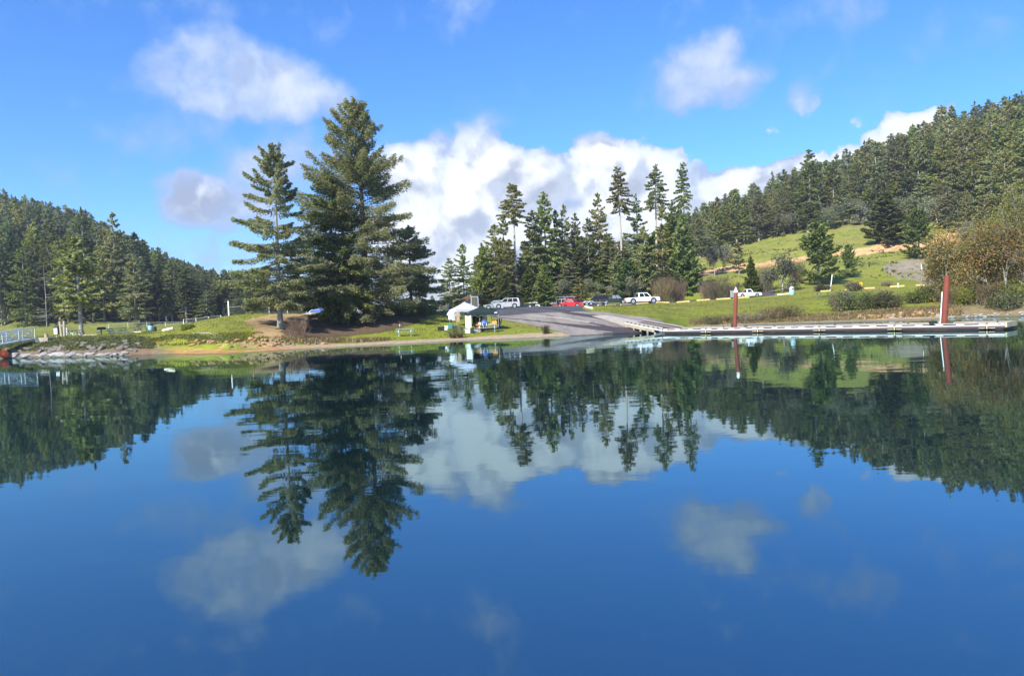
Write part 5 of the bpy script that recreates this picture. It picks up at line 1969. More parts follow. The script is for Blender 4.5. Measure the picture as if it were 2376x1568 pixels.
vehicle('pickup_truck', 'big white crew-cab pickup parked beside the yellow kerbs, nose to the right', vloc(1490, 143), R(2), 'car_white', 6.3, 2.05, 1.98, 'pickup', cab=(-.85, 1.55), wheel_r=.45, lift=.08, flare='board_dark')
vehicle('pickup_truck', 'small old white pickup on the road behind the white-capped pile', vloc(1737, 149, -.05), R(0), 'car_white', 4.7, 1.7, 1.55, 'pickup', cab=(-.55, .75), wheel_r=.33)
vehicle('pickup_truck', 'black pickup standing behind the tail of the white crew-cab pickup', vloc(1425, 151), R(-4), 'car_black', 5.6, 1.95, 1.85, 'pickup', cab=(-.6, 1.5), wheel_r=.40, glass='clear_glass')
vehicle('suv', 'black car with white rear beside the boat trailer', vloc(1386, 155), R(178), 'car_black', 4.9, 1.9, 1.85, 'suv', wheel_r=.37)
vehicle('suv', 'dark maroon wagon between the red pickup and the boat trailer', vloc(1307 + 30, 147, -.30), R(2), 'car_maroon', 4.7, 1.8, 1.65, 'suv', wheel_r=.34)
rp = vehicle('pickup_truck', 'bright red pickup with a ladder rack over its bed', vloc(1317, 141, -.28), R(2), 'car_red', 5.4, 1.85, 1.65, 'pickup', cab=(-.3, 1.15), wheel_r=.36, glass='clear_glass')
for x in (-2.4, -.5, 1.2):
    for s in (-1, 1):
        MB().bar((x, s * .8, 1.1 if x < 0 else 1.6), (x, s * .8, 1.98), .05).build('rack_post', M['galv'], rp)
for s in (-1, 1):
    MB().bar((-2.8, s * .8, 2.0), (1.5, s * .8, 2.0), .06).build('rack_rail', M['galv'], rp)
vehicle('suv', 'white estate car with dark windows left of the red pickup', vloc(1289, 154, -.25), R(183), 'car_silver', 4.9, 1.85, 1.75, 'suv', wheel_r=.35)
vehicle('suv', 'silver off-roader parked broadside above the white and green canopies', vloc(1176, 137), R(180), 'car_silver', 4.7, 1.85, 1.80, 'suv', wheel_r=.38)
vehicle('suv', 'grey-green car with a roof rack half hidden behind the silver off-roader', vloc(1150, 146), R(184), 'car_grey', 4.6, 1.8, 1.62, 'suv', wheel_r=.34, glass='clear_glass')
vehicle('pickup_truck', 'low black pickup right behind the silver off-roader', vloc(1212, 145, -.10), R(178), 'car_black', 4.9, 1.8, 1.6, 'pickup', cab=(-.4, 1.1), wheel_r=.35)
vehicle('car', 'white sedan whose roof just shows beyond the low black pickup', vloc(1231, 152, -.30), R(180), 'car_white', 4.4, 1.75, 1.35, 'sedan', cab=(-1.6, .8), wheel_r=.32)

# boat trailer with tandem wheels
g = vloc(1365, 142.5)
o = empty('boat_trailer', g, R(3), 'low silver boat trailer with tandem white-fendered wheels before the black car', 'trailer', 'vehicles parked in the lot')
for s in (-1, 1):
    MB().bar((-2.6, s * .85, .5), (2.2, s * .85, .5), .08, .12).build('frame_rail', M['galv'], o)
    MB().bar((2.2, s * .85, .5), (3.7, 0, .48), .08, .12).build('drawbar', M['galv'], o)
    for x in (-.45, .35):
        wheel(o, x, s * .98, .33, .2, s)
        MB().prism([(x - .48, .52), (x - .3, .76), (x + .3, .76), (x + .48, .52), (x + .4, .52), (x + .26, .70), (x - .26, .70), (x - .4, .52)], s * .98 - .14, s * .98 + .14).build('fender', M['white_paint'], o)
    MB().bar((-2.4, s * .5, .62), (1.8, s * .35, .62), .14, .07).build('bunk', M['board_dark'], o)
    MB().bar((-2.4, s * .98, .5), (-2.4, s * .98, 1.25), .06).build('guide_post', M['red_lens'], o)
for x in (-2.4, -1.0, .6, 2.1):
    MB().bar((x, -.85, .46), (x, .85, .46), .07).build('cross_member', M['galv'], o)
MB().tube([(3.5, 0, .1), (3.5, 0, .75)], .04).build('jack', M['galv'], o)

# ------------------------------------------------------------------ things behind the knoll, seen under the big spruces
g = on(795, 150, 715)
o = empty('travel_trailer', g, R(-4), 'white camper with rounded nose parked beyond the crest behind the big spruces', 'camper')
MB().prism([(-3.1, .55), (-3.2, 2.3), (-2.9, 2.75), (2.6, 2.75), (3.15, 2.1), (3.2, 1.2), (2.9, .55)], -1.15, 1.15, .08).build('body', M['car_white'], o, smooth=True)
for x in (-1.9, .2, 1.9):
    MB().box((x, -1.16, 1.75), (.85, .03, .55)).build('window', M['glass'], o)
MB().box((1.0, -1.16, 1.45), (.6, .02, 1.6)).build('door', M['white_alu'], o)
MB().box((0, -1.165, 1.15), (6.0, .02, .12)).build('stripe', M['board_dark'], o)
MB().box((-.6, 0, 2.88), (.9, .8, .26), bev=.05).build('roof_unit', M['white_paint'], o)
for s in (-1, 1):
    for x in (-.5, .35):
        wheel(o, x, s * 1.05, .35, .22, s)
g = on(757, 140, 720)
o = empty('covered_boat', g, R(5), 'white boat under a blue cover, beyond the crest behind the big spruces', 'boat')
V_ = []
for x, w, zk, zg in ((-2.6, .95, .75, 1.25), (-1.2, 1.05, .65, 1.25), (.6, 1.0, .65, 1.32), (1.8, .65, .75, 1.42), (2.7, .06, 1.1, 1.55)):
    V_ += [(x, -w, zg), (x, -w * .75, (zk + zg) / 2 - .1), (x, 0, zk), (x, w * .75, (zk + zg) / 2 - .1), (x, w, zg)]
F_ = [(i * 5 + j, (i + 1) * 5 + j, (i + 1) * 5 + j + 1, i * 5 + j + 1) for i in range(4) for j in range(4)] + [(0, 1, 2, 3, 4), (24, 23, 22, 21, 20)]
MB().add(V_, F_).build('hull', M['car_white'], o, smooth=True)
V_ = []
for x, w, zg, zr in ((-2.6, .98, 1.27, 1.55), (-1.2, 1.08, 1.27, 1.95), (.6, 1.03, 1.34, 2.05), (1.8, .67, 1.44, 1.7), (2.75, .07, 1.57, 1.6)):
    V_ += [(x, -w, zg), (x, 0, zr), (x, w, zg)]
F_ = [(i * 3 + j, (i + 1) * 3 + j, (i + 1) * 3 + j + 1, i * 3 + j + 1) for i in range(4) for j in range(2)] + [(0, 1, 2)]
MB().add(V_, F_).build('cover', M['blue'], o, smooth=True)
for s in (-1, 1):
    wheel(o, -.6, s * .9, .32, .2, s)
vehicle('car', 'pale cream car just showing over the crest at the fence end', on(727, 140, 722) + Vector((0, 0, .15)), R(180), 'car_white', 4.4, 1.7, 1.5, 'sedan', cab=(-1.6, .8), wheel_r=.32, group=None)
vehicle('suv', 'white van with teal stripe behind the trunk of the tallest spruce', on(838, 142, 718) + Vector((0, 0, .3)), R(0), 'car_white', 3.4, 1.7, 1.9, 'suv', wheel_r=.33, group=None, cat='van')
g = on(896, 176, 715)
o = empty('park_building', g, R(3), 'low building with pinkish walls and grey roof far behind the low spruce branches', 'building')
MB().box((0, 0, 1.3), (11.5, 5, 2.7)).build('wall', M['wall_pink'], o)
MB().prism([(-6.3, 2.66), (6.3, 2.66), (5.6, 3.9), (-5.6, 3.9)], -3.1, 3.1).build('roof', M['roof_grey'], o)
for x in (-4, -1.4, 3.6):
    f_ = MB().box((x, -2.52, 1.5), (1.2, .06, .8)).build('window', M['glass'], o)
MB().box((1.2, -2.52, 1.05), (1.0, .06, 2.1)).build('door', M['brown'], o)

# information board, kiosk, nesting-box post
g = on(1101.5, 126, 700)
o = empty('information_board', g, R(-12), 'tall dark notice board with a brown stripe standing behind the two canopies', 'notice board')
MB().box((0, 0, 1.35), (1.05, .1, 1.7), bev=.02).build('board', M['board_dark'], o)
MB().box((.02, -.065, 1.2), (.16, .03, 1.35)).build('stripe', M['brown'], o)
fr = MB()
for a_, b2 in (((-.55, -.02, .45), (-.55, -.02, 2.2)), ((.55, -.02, .45), (.55, -.02, 2.2)), ((-.55, -.02, 2.2), (.55, -.02, 2.2)), ((-.55, -.02, .48), (.55, -.02, .48))):
    fr.bar(a_, b2, .06, .14)
fr.build('frame', M['galv'], o)
for s in (-1, 1):
    MB().bar((s * .62, .05, -.1), (s * .62, .05, 2.5 if s < 0 else 2.0), .09).build('post', M['galv'], o)
g = on(1086, 134, 700)
o = empty('kiosk', g, R(10), 'small brown-roofed kiosk left of the tall dark notice board', 'kiosk')
MB().prism([(-1.3, 2.0), (1.3, 2.0), (0, 2.65)], -.7, .7).build('roof', M['brown'], o)
for s in (-1, 1):
    MB().bar((s * .9, 0, 0), (s * .9, 0, 2.05), .12).build('post', M['timber'], o)
MB().box((0, 0, 1.3), (1.7, .06, .9)).build('panel', M['timber'], o)
g = on(1020, 122, 702)
o = empty('bird_box', g, 0, 'little brown box on a thin post left of the white canopy', 'nesting box')
MB().box((0, 0, 1.35), (.34, .3, .55), bev=.01).build('box_body', M['brown'], o)
MB().bar((0, 0, 0), (0, 0, 1.1), .06).build('post', M['timber'], o)

# ------------------------------------------------------------------ pop-up canopies
def canopy(name, corner_px, rz, S, eave, peak, mt, label, walls=(), d=None, val=.28):
    g = corner_px
    o = empty(name, g, rz, label, 'canopy')
    n = 6
    V_, F_ = [], []
    for i in range(2 * n + 1):
        for j in range(2 * n + 1):
            u, v = (i - n) / n, (j - n) / n
            m_ = max(abs(u), abs(v))
            crease = min(abs(u), abs(v)) / (m_ + 1e-6)
            z = eave + (peak - eave) * (1 - m_) ** 1.12 - .05 * math.sin(PI * (1 - m_)) * (1 - crease) - .05 * (1 - crease) * m_
            V_.append((u * S / 2, v * S / 2, z))
    w = 2 * n + 1
    for i in range(2 * n):
        for j in range(2 * n):
            F_.append((i * w + j, (i + 1) * w + j, (i + 1) * w + j + 1, i * w + j + 1))
    MB().add(V_, F_).build('roof', mt, o, smooth=True)
    q = S / 2
    for k in range(4):
        c, s = [(1, 0), (0, 1), (-1, 0), (0, -1)][k]
        vs, fs = [], []
        for i in range(9):
            a_ = -q + S * i / 8
            sag = .05 * (1 - abs(i - 4) / 4)
            for z in (eave - sag, eave - val - sag * .6 - (.03 if i % 2 else 0)):
                x, y = (q, a_) if k % 2 == 0 else (a_, q)
                if k >= 2:
                    x, y = -x, -y
                vs.append((x * 1.004, y * 1.004, z))
        for i in range(8):
            fs.append((i * 2, i * 2 + 2, i * 2 + 3, i * 2 + 1))
        MB().add(vs, fs).build('valance', mt, o)
    for sx in (-1, 1):
        for sy in (-1, 1):
            e = empty_leg = MB().bar((sx * (q - .04), sy * (q - .04), 0), (sx * (q - .04), sy * (q - .04), eave - .02), .055).build('leg', M['galv'], o)
            MB().box((sx * (q - .04), sy * (q - .04), .01), (.16, .16, .02)).build('foot', M['galv'], e)
    for k in range(4):
        a_ = [(-q, -q), (q, -q), (q, q), (-q, q)]
        p, r_ = Vector((*a_[k], 0)), Vector((*a_[(k + 1) % 4], 0))
        fr = MB()
        for i in range(4):
            f0, f1 = i / 4, (i + 1) / 4
            for (za, zb) in ((eave - .12, eave - .5), (eave - .5, eave - .12)):
                fr.bar(p.lerp(r_, f0) * .985 + Vector((0, 0, za)), p.lerp(r_, f1) * .985 + Vector((0, 0, zb)), .025)
        fr.build('scissor_truss', M['galv'], o)
    for wl in walls:
        (x0, y0, x1, y1, zb, zt) = wl
        vs, fs = [], []
        for i in range(7):
            f_ = i / 6
            bow = .07 * math.sin(PI * f_)
            for j in range(4):
                g_ = j / 3
                vs.append((x0 + (x1 - x0) * f_ - bow * math.sin(PI * g_) * (y1 - y0) / S, y0 + (y1 - y0) * f_ + bow * math.sin(PI * g_) * (x1 - x0) / S, zb + (zt - zb) * g_ + .04 * f_))
        for i in range(6):
            for j in range(3):
                fs.append((i * 4 + j, i * 4 + 4 + j, i * 4 + 5 + j, i * 4 + 1 + j))
        MB().add(vs, fs).build('side_sheet', M['cloth_white'], o, smooth=True)
    return o


q = 3.05 / 2
GA, WA = R(15), R(20)
fl_ = on(1094, 82, 770)
cg = fl_ + Vector((q * math.cos(GA) - q * math.sin(GA), q * math.sin(GA) + q * math.cos(GA), 0))
cg.z = tz(cg.x, cg.y) - .06
canopy('pop_up_canopy', cg, GA, 3.05, 2.05, 2.75, M['tent_green'], 'dark green pop-up canopy over the laden picnic table', walls=[(-q, q, -q, -q, .35, 2.0)])
GC = cg
lab = MB().box((1.22, -q - .02, 1.93), (.34, .012, .1)).build('label_patch', M['cloth_white'], bpy.data.objects['pop_up_canopy'])
fl_ = on(1060, 88, 765)
cw = fl_ + Vector((q * math.cos(WA) - q * math.sin(WA), q * math.sin(WA) + q * math.cos(WA), 0))
cw.z = tz(cw.x, cw.y) - .08
canopy('pop_up_canopy', cw, WA, 3.05, 2.12, 3.0, M['tent_white'], 'white pop-up canopy with clothes hanging from its left edge')
WC = cw


def local(c, rz, x, y, z):
    return Vector((c.x + x * math.cos(rz) - y * math.sin(rz), c.y + x * math.sin(rz) + y * math.cos(rz), tz(c.x, c.y) + z))


def garment(name, p, w, h, rz, mt, label, sleeves=True):
    """a shirt or coat hanging on a hanger"""
    o = empty(name, p, rz, label, 'clothing', 'clothes hanging under the canopies')
    prof = [(-.10, 0), (-.5, -.10), (-.80, -.42), (-.62, -.52), (-.46, -.34), (-.45, -1), (-.15, -1.03), (.16, -.99), (.46, -1.02), (.46, -.34), (.62, -.50), (.80, -.42), (.5, -.10), (.10, 0), (0, -.05)]
    prof = [(x * w, z * h) for x, z in prof]
    m = MB().prism(prof, -.05, .05, .02)
    m.build('cloth', mt, o)
    MB().tube([(0, 0, -.02), (0, 0, .06), (.03, 0, .10)], .008, 5).build('hanger_hook', M['galv'], o)
    return o


garment('t_shirt', local(WC, WA, -1.6, .75, 1.86), .50, .95, R(10), M['cloth_white'], 'big white shirt hanging at the left corner of the white canopy')
garment('t_shirt', local(WC, WA, -1.6, -.75, 1.82), .40, 1.05, R(35), M['cloth_white'], 'white shirt hanging left of the tan camouflage coat')
garment('coat', local(WC, WA, -1.35, -1.62, 1.78), .40, 1.2, R(12), M['cloth_tan'], 'tan mottled coat hanging in front of the white canopy')
garment('coat', local(GC, GA, -.55, 1.35, 1.85), .45, 1.05, R(5), M['cloth_black'], 'black coat hanging at the back of the green canopy, left')
garment('coat', local(GC, GA, -.15, 1.4, 1.85), .36, .95, R(5), M['cloth_black'], 'narrower black coat hanging just right of the other black one')

# display rack with caps
p = local(GC, GA, .35, 1.3, 0)
o = empty('display_rack', p, R(4), 'grey display rack hung with rows of dark caps under the green canopy', 'rack')
MB().box((.15, .06, .95), (.75, .04, 1.7), bev=.01).build('back_panel', M['galv'], o)
for s in (-1, 1):
    MB().bar((s * .36 + .15, .1, 0), (s * .36 + .15, .1, 1.85), .05).build('upright', M['galv'], o)
for k in range(5):
    MB().lathe([(.16, 0), (.15, .07), (.09, .13), (.02, .15)], (-.12 + .03 * (k % 2), -.06, .35 + k * .32), 10).build('cap', M['cloth_black'], o, smooth=True)
    MB().box((-.30, -.08, .36 + k * .32), (.2, .2, .02)).build('cap_peak', M['cloth_black'], o)

# things on the table under the green canopy
TZ = TT_TABLE.z + .775
def ontab(x, y):
    return Vector((TT_TABLE.x + x, TT_TABLE.y + y, TZ))


o = empty('tote_bag', ontab(-.28, -.1), R(5), 'blue bag with white straps slumped on the laden table', 'bag')
MB().lathe([(.30, 0), (.36, .08), (.37, .25), (.28, .38), (.05, .42)], n=12).build('bag_body', M['blue'], o, smooth=True)
for s in (-1, 1):
    MB().tube([(s * .22, -.36, .20), (s * .2, -.42, -.1), (s * .06, -.42, -.34)], .022, 5).build('strap', M['cloth_white'], o)
MB().tube([(-.2, 0, .38), (-.05, 0, .56), (.12, 0, .55), (.25, 0, .36)], .02, 5).build('handle', M['galv'], o)
tag(MB().box((0, 0, .17), (.52, .36, .34), bev=.02).build('snack_box', M['box_print'], loc=ontab(.78, .05)), 'yellow and red printed box at the right end of the laden table', 'box')
tag(MB().lathe([(.06, 0), (.07, .1), (.07, .22), (.045, .26)], n=10).build('drink_cup', M['cloth_white'], loc=ontab(-.72, -.05)), 'white cup at the left end of the laden table', 'cup')
tag(MB().lathe([(.06, 0), (.065, .2), (.03, .26)], n=10).build('drink_cup', M['log'], loc=ontab(-.86, .12)), 'tan cup behind the white cup on the laden table', 'cup')
tag(MB().box((0, 0, .05), (.55, .4, .1), bev=.03).build('folded_cloth', M['car_silver'], loc=ontab(.30, .05)), 'silvery folded sheet between the blue bag and the printed box', 'cloth')
tag(MB().box((0, 0, .045), (.4, .3, .09), bev=.02).build('folded_cloth', M['orange'], loc=ontab(-1.0, .1)), 'rust-orange folded cloth at the far left of the laden table', 'cloth')

# tubs, bags and boxes on the grass
def tub(px, d, w, h, mt, label, lid=None, name='storage_tub', cat='tub', py=775):
    g = on(px, d, py)
    o = empty(name, g, R(rr.uniform(-15, 15)), label, cat, 'tubs and bags on the grass by the canopies')
    MB().prism([(-w * .44, 0), (w * .44, 0), (w * .5, h), (-w * .5, h)], -w * .36, w * .36, .02).build('tub_body', mt, o)
    MB().box((0, 0, h + .02), (w * 1.06, w * .8, .05), bev=.015).build('lid', lid or mt, o)
    return o


tub(1085, 81.5, .58, .42, M['cloth_white'], 'white lidded tub on the grass left of the green canopy front leg', M['white_alu'])
tub(1104, 82, .62, .25, M['car_silver'], 'low clear crate of odds and ends right of the green canopy front leg')
tub(1096, 81.3, .3, .55, M['black'], 'black upright bag against the green canopy front leg', name='black_bag', cat='bag')
tub(1024, 86.5, .75, .38, M['black'], 'wide black case on the grass at the far left of the white canopy')
tub(1056, 84.5, .5, .55, M['black'], 'black square bin below the tan coat')
tub(1071.5, 83.2, .26, .48, M['black'], 'small black cylinder-like can standing alone between the canopies')
tub(1046, 88, .6, .50, M['teal'], 'teal folding chair bag under the white canopy', name='chair_bag', cat='bag')
tub(1036, 86.5, .42, .48, M['cloth_white'], 'crumpled white bag between the black case and the teal bag', name='plastic_bag', cat='bag')
tub(1110, 83.2, .7, .5, M['cloth_tan'], 'heap of brown clothes in a crate under the left end of the laden table')
tub(1063, 87, .7, .3, M['brown'], 'brown duffel bag under the tan coat', name='duffel_bag', cat='bag')

# a lamp-like red and black stand on the shore table
o = empty('camp_lantern', SHORE_TABLE + Vector((-.52, .05, .775)), 0, 'slim dark red bottle-like lantern standing on the shore picnic table', 'lantern')
MB().lathe([(.07, 0), (.07, .22), (.05, .25), (.05, .30)], n=10).build('base', M['brown'], o)
MB().lathe([(.035, .30), (.035, .46), (.02, .5)], n=8).build('neck', M['cloth_white'], o)
MB().lathe([(.015, .5), (.015, .78)], n=6).build('rod', M['brown'], o)

# ------------------------------------------------------------------ people
def skin_body(name, joints, edges, radii, mt, parent, sub=2):
    me = bpy.data.meshes.new(name)
    me.from_pydata(joints, edges, [])
    o = link(name, me, parent)
    md_ = o.modifiers.new('skin', 'SKIN')
    for v, r_ in zip(me.skin_vertices[0].data, radii):
        v.radius = (r_, r_) if not hasattr(r_, '__len__') else r_
    me.skin_vertices[0].data[0].use_root = True
    md_.use_smooth_shade = True
    m2 = o.modifiers.new('sub', 'SUBSURF')
    m2.levels = m2.render_levels = sub
    me.materials.append(mt)
    return o


def seated_person(loc, rz, label):
    o = empty('person', loc, rz, label, 'person')
    # x forward, seated on a 0.45 m seat
    J = [(0, 0, .55), (0, 0, .80), (.02, 0, 1.05), (.05, 0, 1.20), (.08, 0, 1.34), (.10, 0, 1.45),
         (.02, .18, 1.10), (.12, .28, .88), (.36, .20, .82), (.46, .16, .84),
         (.02, -.18, 1.10), (.12, -.28, .88), (.36, -.20, .84), (.46, -.15, .87),
         (.02, .11, .53), (.46, .13, .54), (.52, .14, .10), (.66, .15, .05),
         (.02, -.11, .53), (.46, -.13, .54), (.50, -.14, .10), (.64, -.15, .05)]
    E = [(0, 1), (1, 2), (2, 3), (3, 4), (4, 5), (2, 6), (6, 7), (7, 8), (8, 9), (2, 10), (10, 11), (11, 12), (12, 13),
         (0, 14), (14, 15), (15, 16), (16, 17), (0, 18), (18, 19), (19, 20), (20, 21)]
    Rr = [.15, .16, .15, .06, .09, .085, .08, .06, .042, .035, .08, .06, .042, .035, .10, .075, .05, .04, .10, .075, .05, .04]
    skin_body('body', J, E, Rr, M['skin'], o)
    Jc = [(0, 0, .60), (0, 0, .82), (.02, 0, 1.06), (.03, 0, 1.18), (.02, .19, 1.10), (.12, .29, .88), (.34, .21, .82), (.02, -.19, 1.10), (.12, -.29, .88), (.34, -.21, .84)]
    skin_body('jacket', Jc, [(0, 1), (1, 2), (2, 3), (2, 4), (4, 5), (5, 6), (2, 7), (7, 8), (8, 9)], [.19, .19, .175, .09, .1, .08, .06, .1, .08, .06], M['cloth_black'], o)
    Jt = [(0, 0, .57), (.02, .11, .54), (.46, .13, .56), (.52, .14, .16), (.02, -.11, .54), (.46, -.13, .56), (.50, -.14, .16)]
    skin_body('trousers', Jt, [(0, 1), (1, 2), (2, 3), (0, 4), (4, 5), (5, 6)], [.17, .13, .095, .075, .13, .095, .075], M['denim'], o)
    for s in (-1, 1):
        MB().box((.60, s * .145, .05), (.28, .10, .10), bev=.03).build('shoe', M['board_dark'], o)
        for k in range(4):
            y = s * (.16 + .018 * (k - 1.5))
            MB().tube([(.47, y, .855), (.53, y, .85), (.56, y, .825)], [.010, .009, .007], 5).build('finger', M['skin'], o)
        MB().tube([(.45, s * .12, .865), (.50, s * .105, .875)], [.011, .008], 5).build('thumb', M['skin'], o)
    hd = MB().lathe([(.02, 1.55), (.09, 1.545), (.115, 1.50), (.118, 1.46), (.11, 1.455)], (.09, 0, 0), 12).build('hat_crown', M['cloth_black'], o, smooth=True)
    MB().box((.23, 0, 1.465), (.16, .18, .02), bev=.008).build('hat_peak', M['cloth_black'], o)
    MB().tube([(.185, 0, 1.40), (.215, 0, 1.375)], [.016, .02], 6).build('nose', M['skin'], o)
    return o


p = on(1159, 85.2, 768)
o = empty('camp_chair', p, R(175), 'black folding camp chair at the right edge of the green canopy', 'chair')
MB().box((.05, 0, .43), (.48, .52, .04), bev=.01).build('seat', M['cloth_black'], o)
MB().box((-.24, 0, .80), (.04, .52, .55), rx=0, ry=-.15, bev=.01).build('backrest', M['cloth_black'], o)
for s in (-1, 1):
    MB().bar((.28, s * .28, 0), (-.2, s * .28, .45), .03).build('leg', M['black'], o)
    MB().bar((-.24, s * .28, 0), (.26, s * .28, .62), .03).build('leg', M['black'], o)
    MB().box((.04, s * .30, .64), (.5, .07, .03)).build('armrest', M['cloth_black'], o)
seated_person(p + Vector((-.02, 0, -.02)), R(188), 'seated person in black jacket and faded jeans beside the laden table')

# ------------------------------------------------------------------ yellow kerb stops
def s2(x, y):
    return x / 1.697, y / 1.697


KERB = [((2304.7, 1221), (2319.4, 1215.3), 108, 112), ((2307.8, 1223.7), (2332.7, 1228), 107, 104), ((2355, 1209.4), (2366, 1209.4), 121, 122), ((2384.6, 1207.7), (2425.3, 1204.8), 126, 128.5),
        ((2443.6, 1203), (2485.2, 1200.4), 131, 133.5), ((2505.6, 1197.2), (2553, 1194.3), 136, 137.5), ((2583.5, 1191), (2635, 1188.8), 138.7, 139.5), ((2665, 1185.9), (2715, 1182.8), 140, 140.4),
        ((2743.4, 1180.8), (2795.2, 1176.5), 140.8, 141), ((2820.5, 1175.8), (2874.7, 1173.2), 141, 141.2), ((2906, 1171), (2950, 1169.5), 141.3, 141.4), ((3060.9, 1162.4), (3110, 1159), 141, 141),
        ((3231, 1151.5), (3269, 1149), 141, 141), ((3327, 1146.5), (3380, 1142.7), 141, 141), ((3404, 1140.4), (3443.4, 1138.9), 142, 142), ((3505, 1136), (3561, 1134), 143, 143), ((3607, 1131), (3639, 1129.5), 143, 143)]
where = ['the curved corner, upper piece', 'the curved corner, lower piece at the lawn tip', 'the boat trailer, the tiny one', 'the boat trailer and black pickup', 'the tail of the white crew-cab pickup',
         'the rear wheel of the white crew-cab pickup', 'the nose of the white crew-cab pickup', 'the bare brown thicket', 'the wide willow bush, left of it', 'the left of the grey sign panel', 'the small white pickup, mostly hidden',
         'the left of the light blue trash can', 'the green picnic table on the slope', 'the yellow sign, left of it', 'the right of the yellow sign', 'the short white stub post', 'the foot of the tall thin marker pole']
for i, (a_, b2, da, db) in enumerate(KERB):
    pa, pb = at(*s2(*a_), da), at(*s2(*b2), db)
    pa.z, pb.z = tz(pa.x, pa.y), tz(pb.x, pb.y)
    dd = (pb - pa)
    L = dd.length
    o = MB().prism([(-.10, -.06), (.10, -.06), (.085, .14), (.05, .19), (-.05, .19), (-.085, .14)], -L / 2, L / 2, .02).build('kerb_stop', M['yellow'] if i not in (0, 1, 2, 11) else M['log'])
    o.location = (pa + pb) / 2 + Vector((0, 0, .03))
    o.rotation_euler = dd.to_track_quat('Y', 'Z').to_euler()
    tag(o, ('yellow' if i not in (0, 1, 2, 11) else 'worn pale') + ' kerb block by ' + where[i], 'kerb', 'kerb blocks edging the lot')

# ------------------------------------------------------------------ signs and poles on the right
g = on(1699, 139, 690)
o = empty('sign_panel', g, R(5), 'grey back of a sign panel left of the white-capped pile', 'sign')
MB().box((0, 0, .95), (.72, .06, 1.25), bev=.01).build('panel', M['galv'], o)
for s in (-1, 1):
    MB().bar((s * .25, .06, -.1), (s * .25, .06, 1.4), .07).build('post', M['timber'], o)
b_ = at(1926.5, 674, 143)
b_.z = tz(b_.x, b_.y)
t_ = at(1931, 637, 143)
tag(MB().tube([(0, 0, -.2), (t_ - b_)], [.10, .07], 9).build('wooden_pole', M['white_paint'], loc=b_), 'leaning pale pole behind the green picnic table on the slope', 'pole')
g = on(1997, 140, 668)
o = empty('yellow_sign', g, 0, 'small square yellow sign with an arrow-like tab on a grey post', 'sign')
MB().bar((0, 0, -.1), (0, 0, .75), .12).build('post', M['galv'], o)
MB().box((0, -.07, 1.0), (.66, .04, .62), bev=.04).build('panel', M['yellow_sign'], o)
MB().prism([(-.12, 1.30), (.14, 1.30), (.10, 1.44), (-.02, 1.40)], -.085, -.055).build('tab', M['yellow_sign'], o)
g = on(2084, 142, 665)
tag(MB().tube([(0, 0, -.1), (0, 0, .72), (0, 0, .8)], [.13, .13, .05], 10).build('short_post', M['white_paint'], loc=g), 'short stout white post behind a yellow kerb block', 'post')
g = on(2139, 147, 660)
o = empty('marker_pole', g, 0, 'tall thin marker pole with a thick white top before the gravel slope', 'pole')
MB().tube([(0, 0, -.1), (0, 0, 3.1)], .03, 7).build('rod', M['galv'], o)
MB().tube([(0, 0, 2.85), (0, 0, 4.0)], .085, 9).build('white_sleeve', M['white_paint'], o)

# ------------------------------------------------------------------ ramp wall and dock
UP = at(1449.5, 748.5, 82)
UP.z = 1.05
A0 = at(1536, 775, 71.5)
A0.z = 0
wA = at(1374, 751, 92)
wA.z = tz(wA.x, wA.y)
wdir = (Vector((wA.x, wA.y, 0)) - Vector((UP.x, UP.y, 0))).normalized()
wn = Vector((wdir.y, -wdir.x, 0))
if wn.x < 0:
    wn = -wn
o = empty('ramp_wall', UP, 0, 'stained concrete abutment wall dividing the two lanes of the ramp', 'wall')
Lw = (Vector((wA.x, wA.y, 0)) - Vector((UP.x, UP.y, 0))).length
nn = 8
vs, fs = [], []
for k in range(nn + 1):
    f_ = k / nn
    for side in (0, 1.9):
        p = wdir * (Lw * f_) + wn * side
        zt = .02 + (wA.z - UP.z + .05) * f_
        zb = tz(UP.x + p.x, UP.y + p.y) - UP.z - .3
        vs += [(p.x, p.y, max(zt, zb + .32)), (p.x, p.y, zb)]
for k in range(nn):
    b0 = k * 4
    fs += [(b0, b0 + 4, b0 + 6, b0 + 2), (b0 + 1, b0 + 5, b0 + 4, b0), (b0 + 2, b0 + 6, b0 + 7, b0 + 3)]
fs += [(0, 2, 3, 1), (nn * 4 + 1, nn * 4 + 3, nn * 4 + 2, nn * 4)]
MB().add(vs, fs).build('wall_body', M['concrete'], o)

E0 = at(2333, 765, 52.5)
E0.z = 0
ddir = (E0 - A0).normalized()
dn = Vector((-ddir.y, ddir.x, 0))       # away from the viewer
DW = 3.4
cuts = [1536, 1637.6, 1757.8, 1901, 2075.4, 2290, 2333]


def along_dock(px):
    v = ray(px, 770)
    tt = v.x / v.y
    # A0 + k ddir with x/y == tt
    k = (tt * A0.y - A0.x) / (ddir.x - tt * ddir.y)
    return k


dock = empty('floating_dock', A0, math.atan2(ddir.y, ddir.x), 'long floating dock in six hinged sections with pale slotted kerb rails', 'dock')
ks = [along_dock(c) for c in cuts]


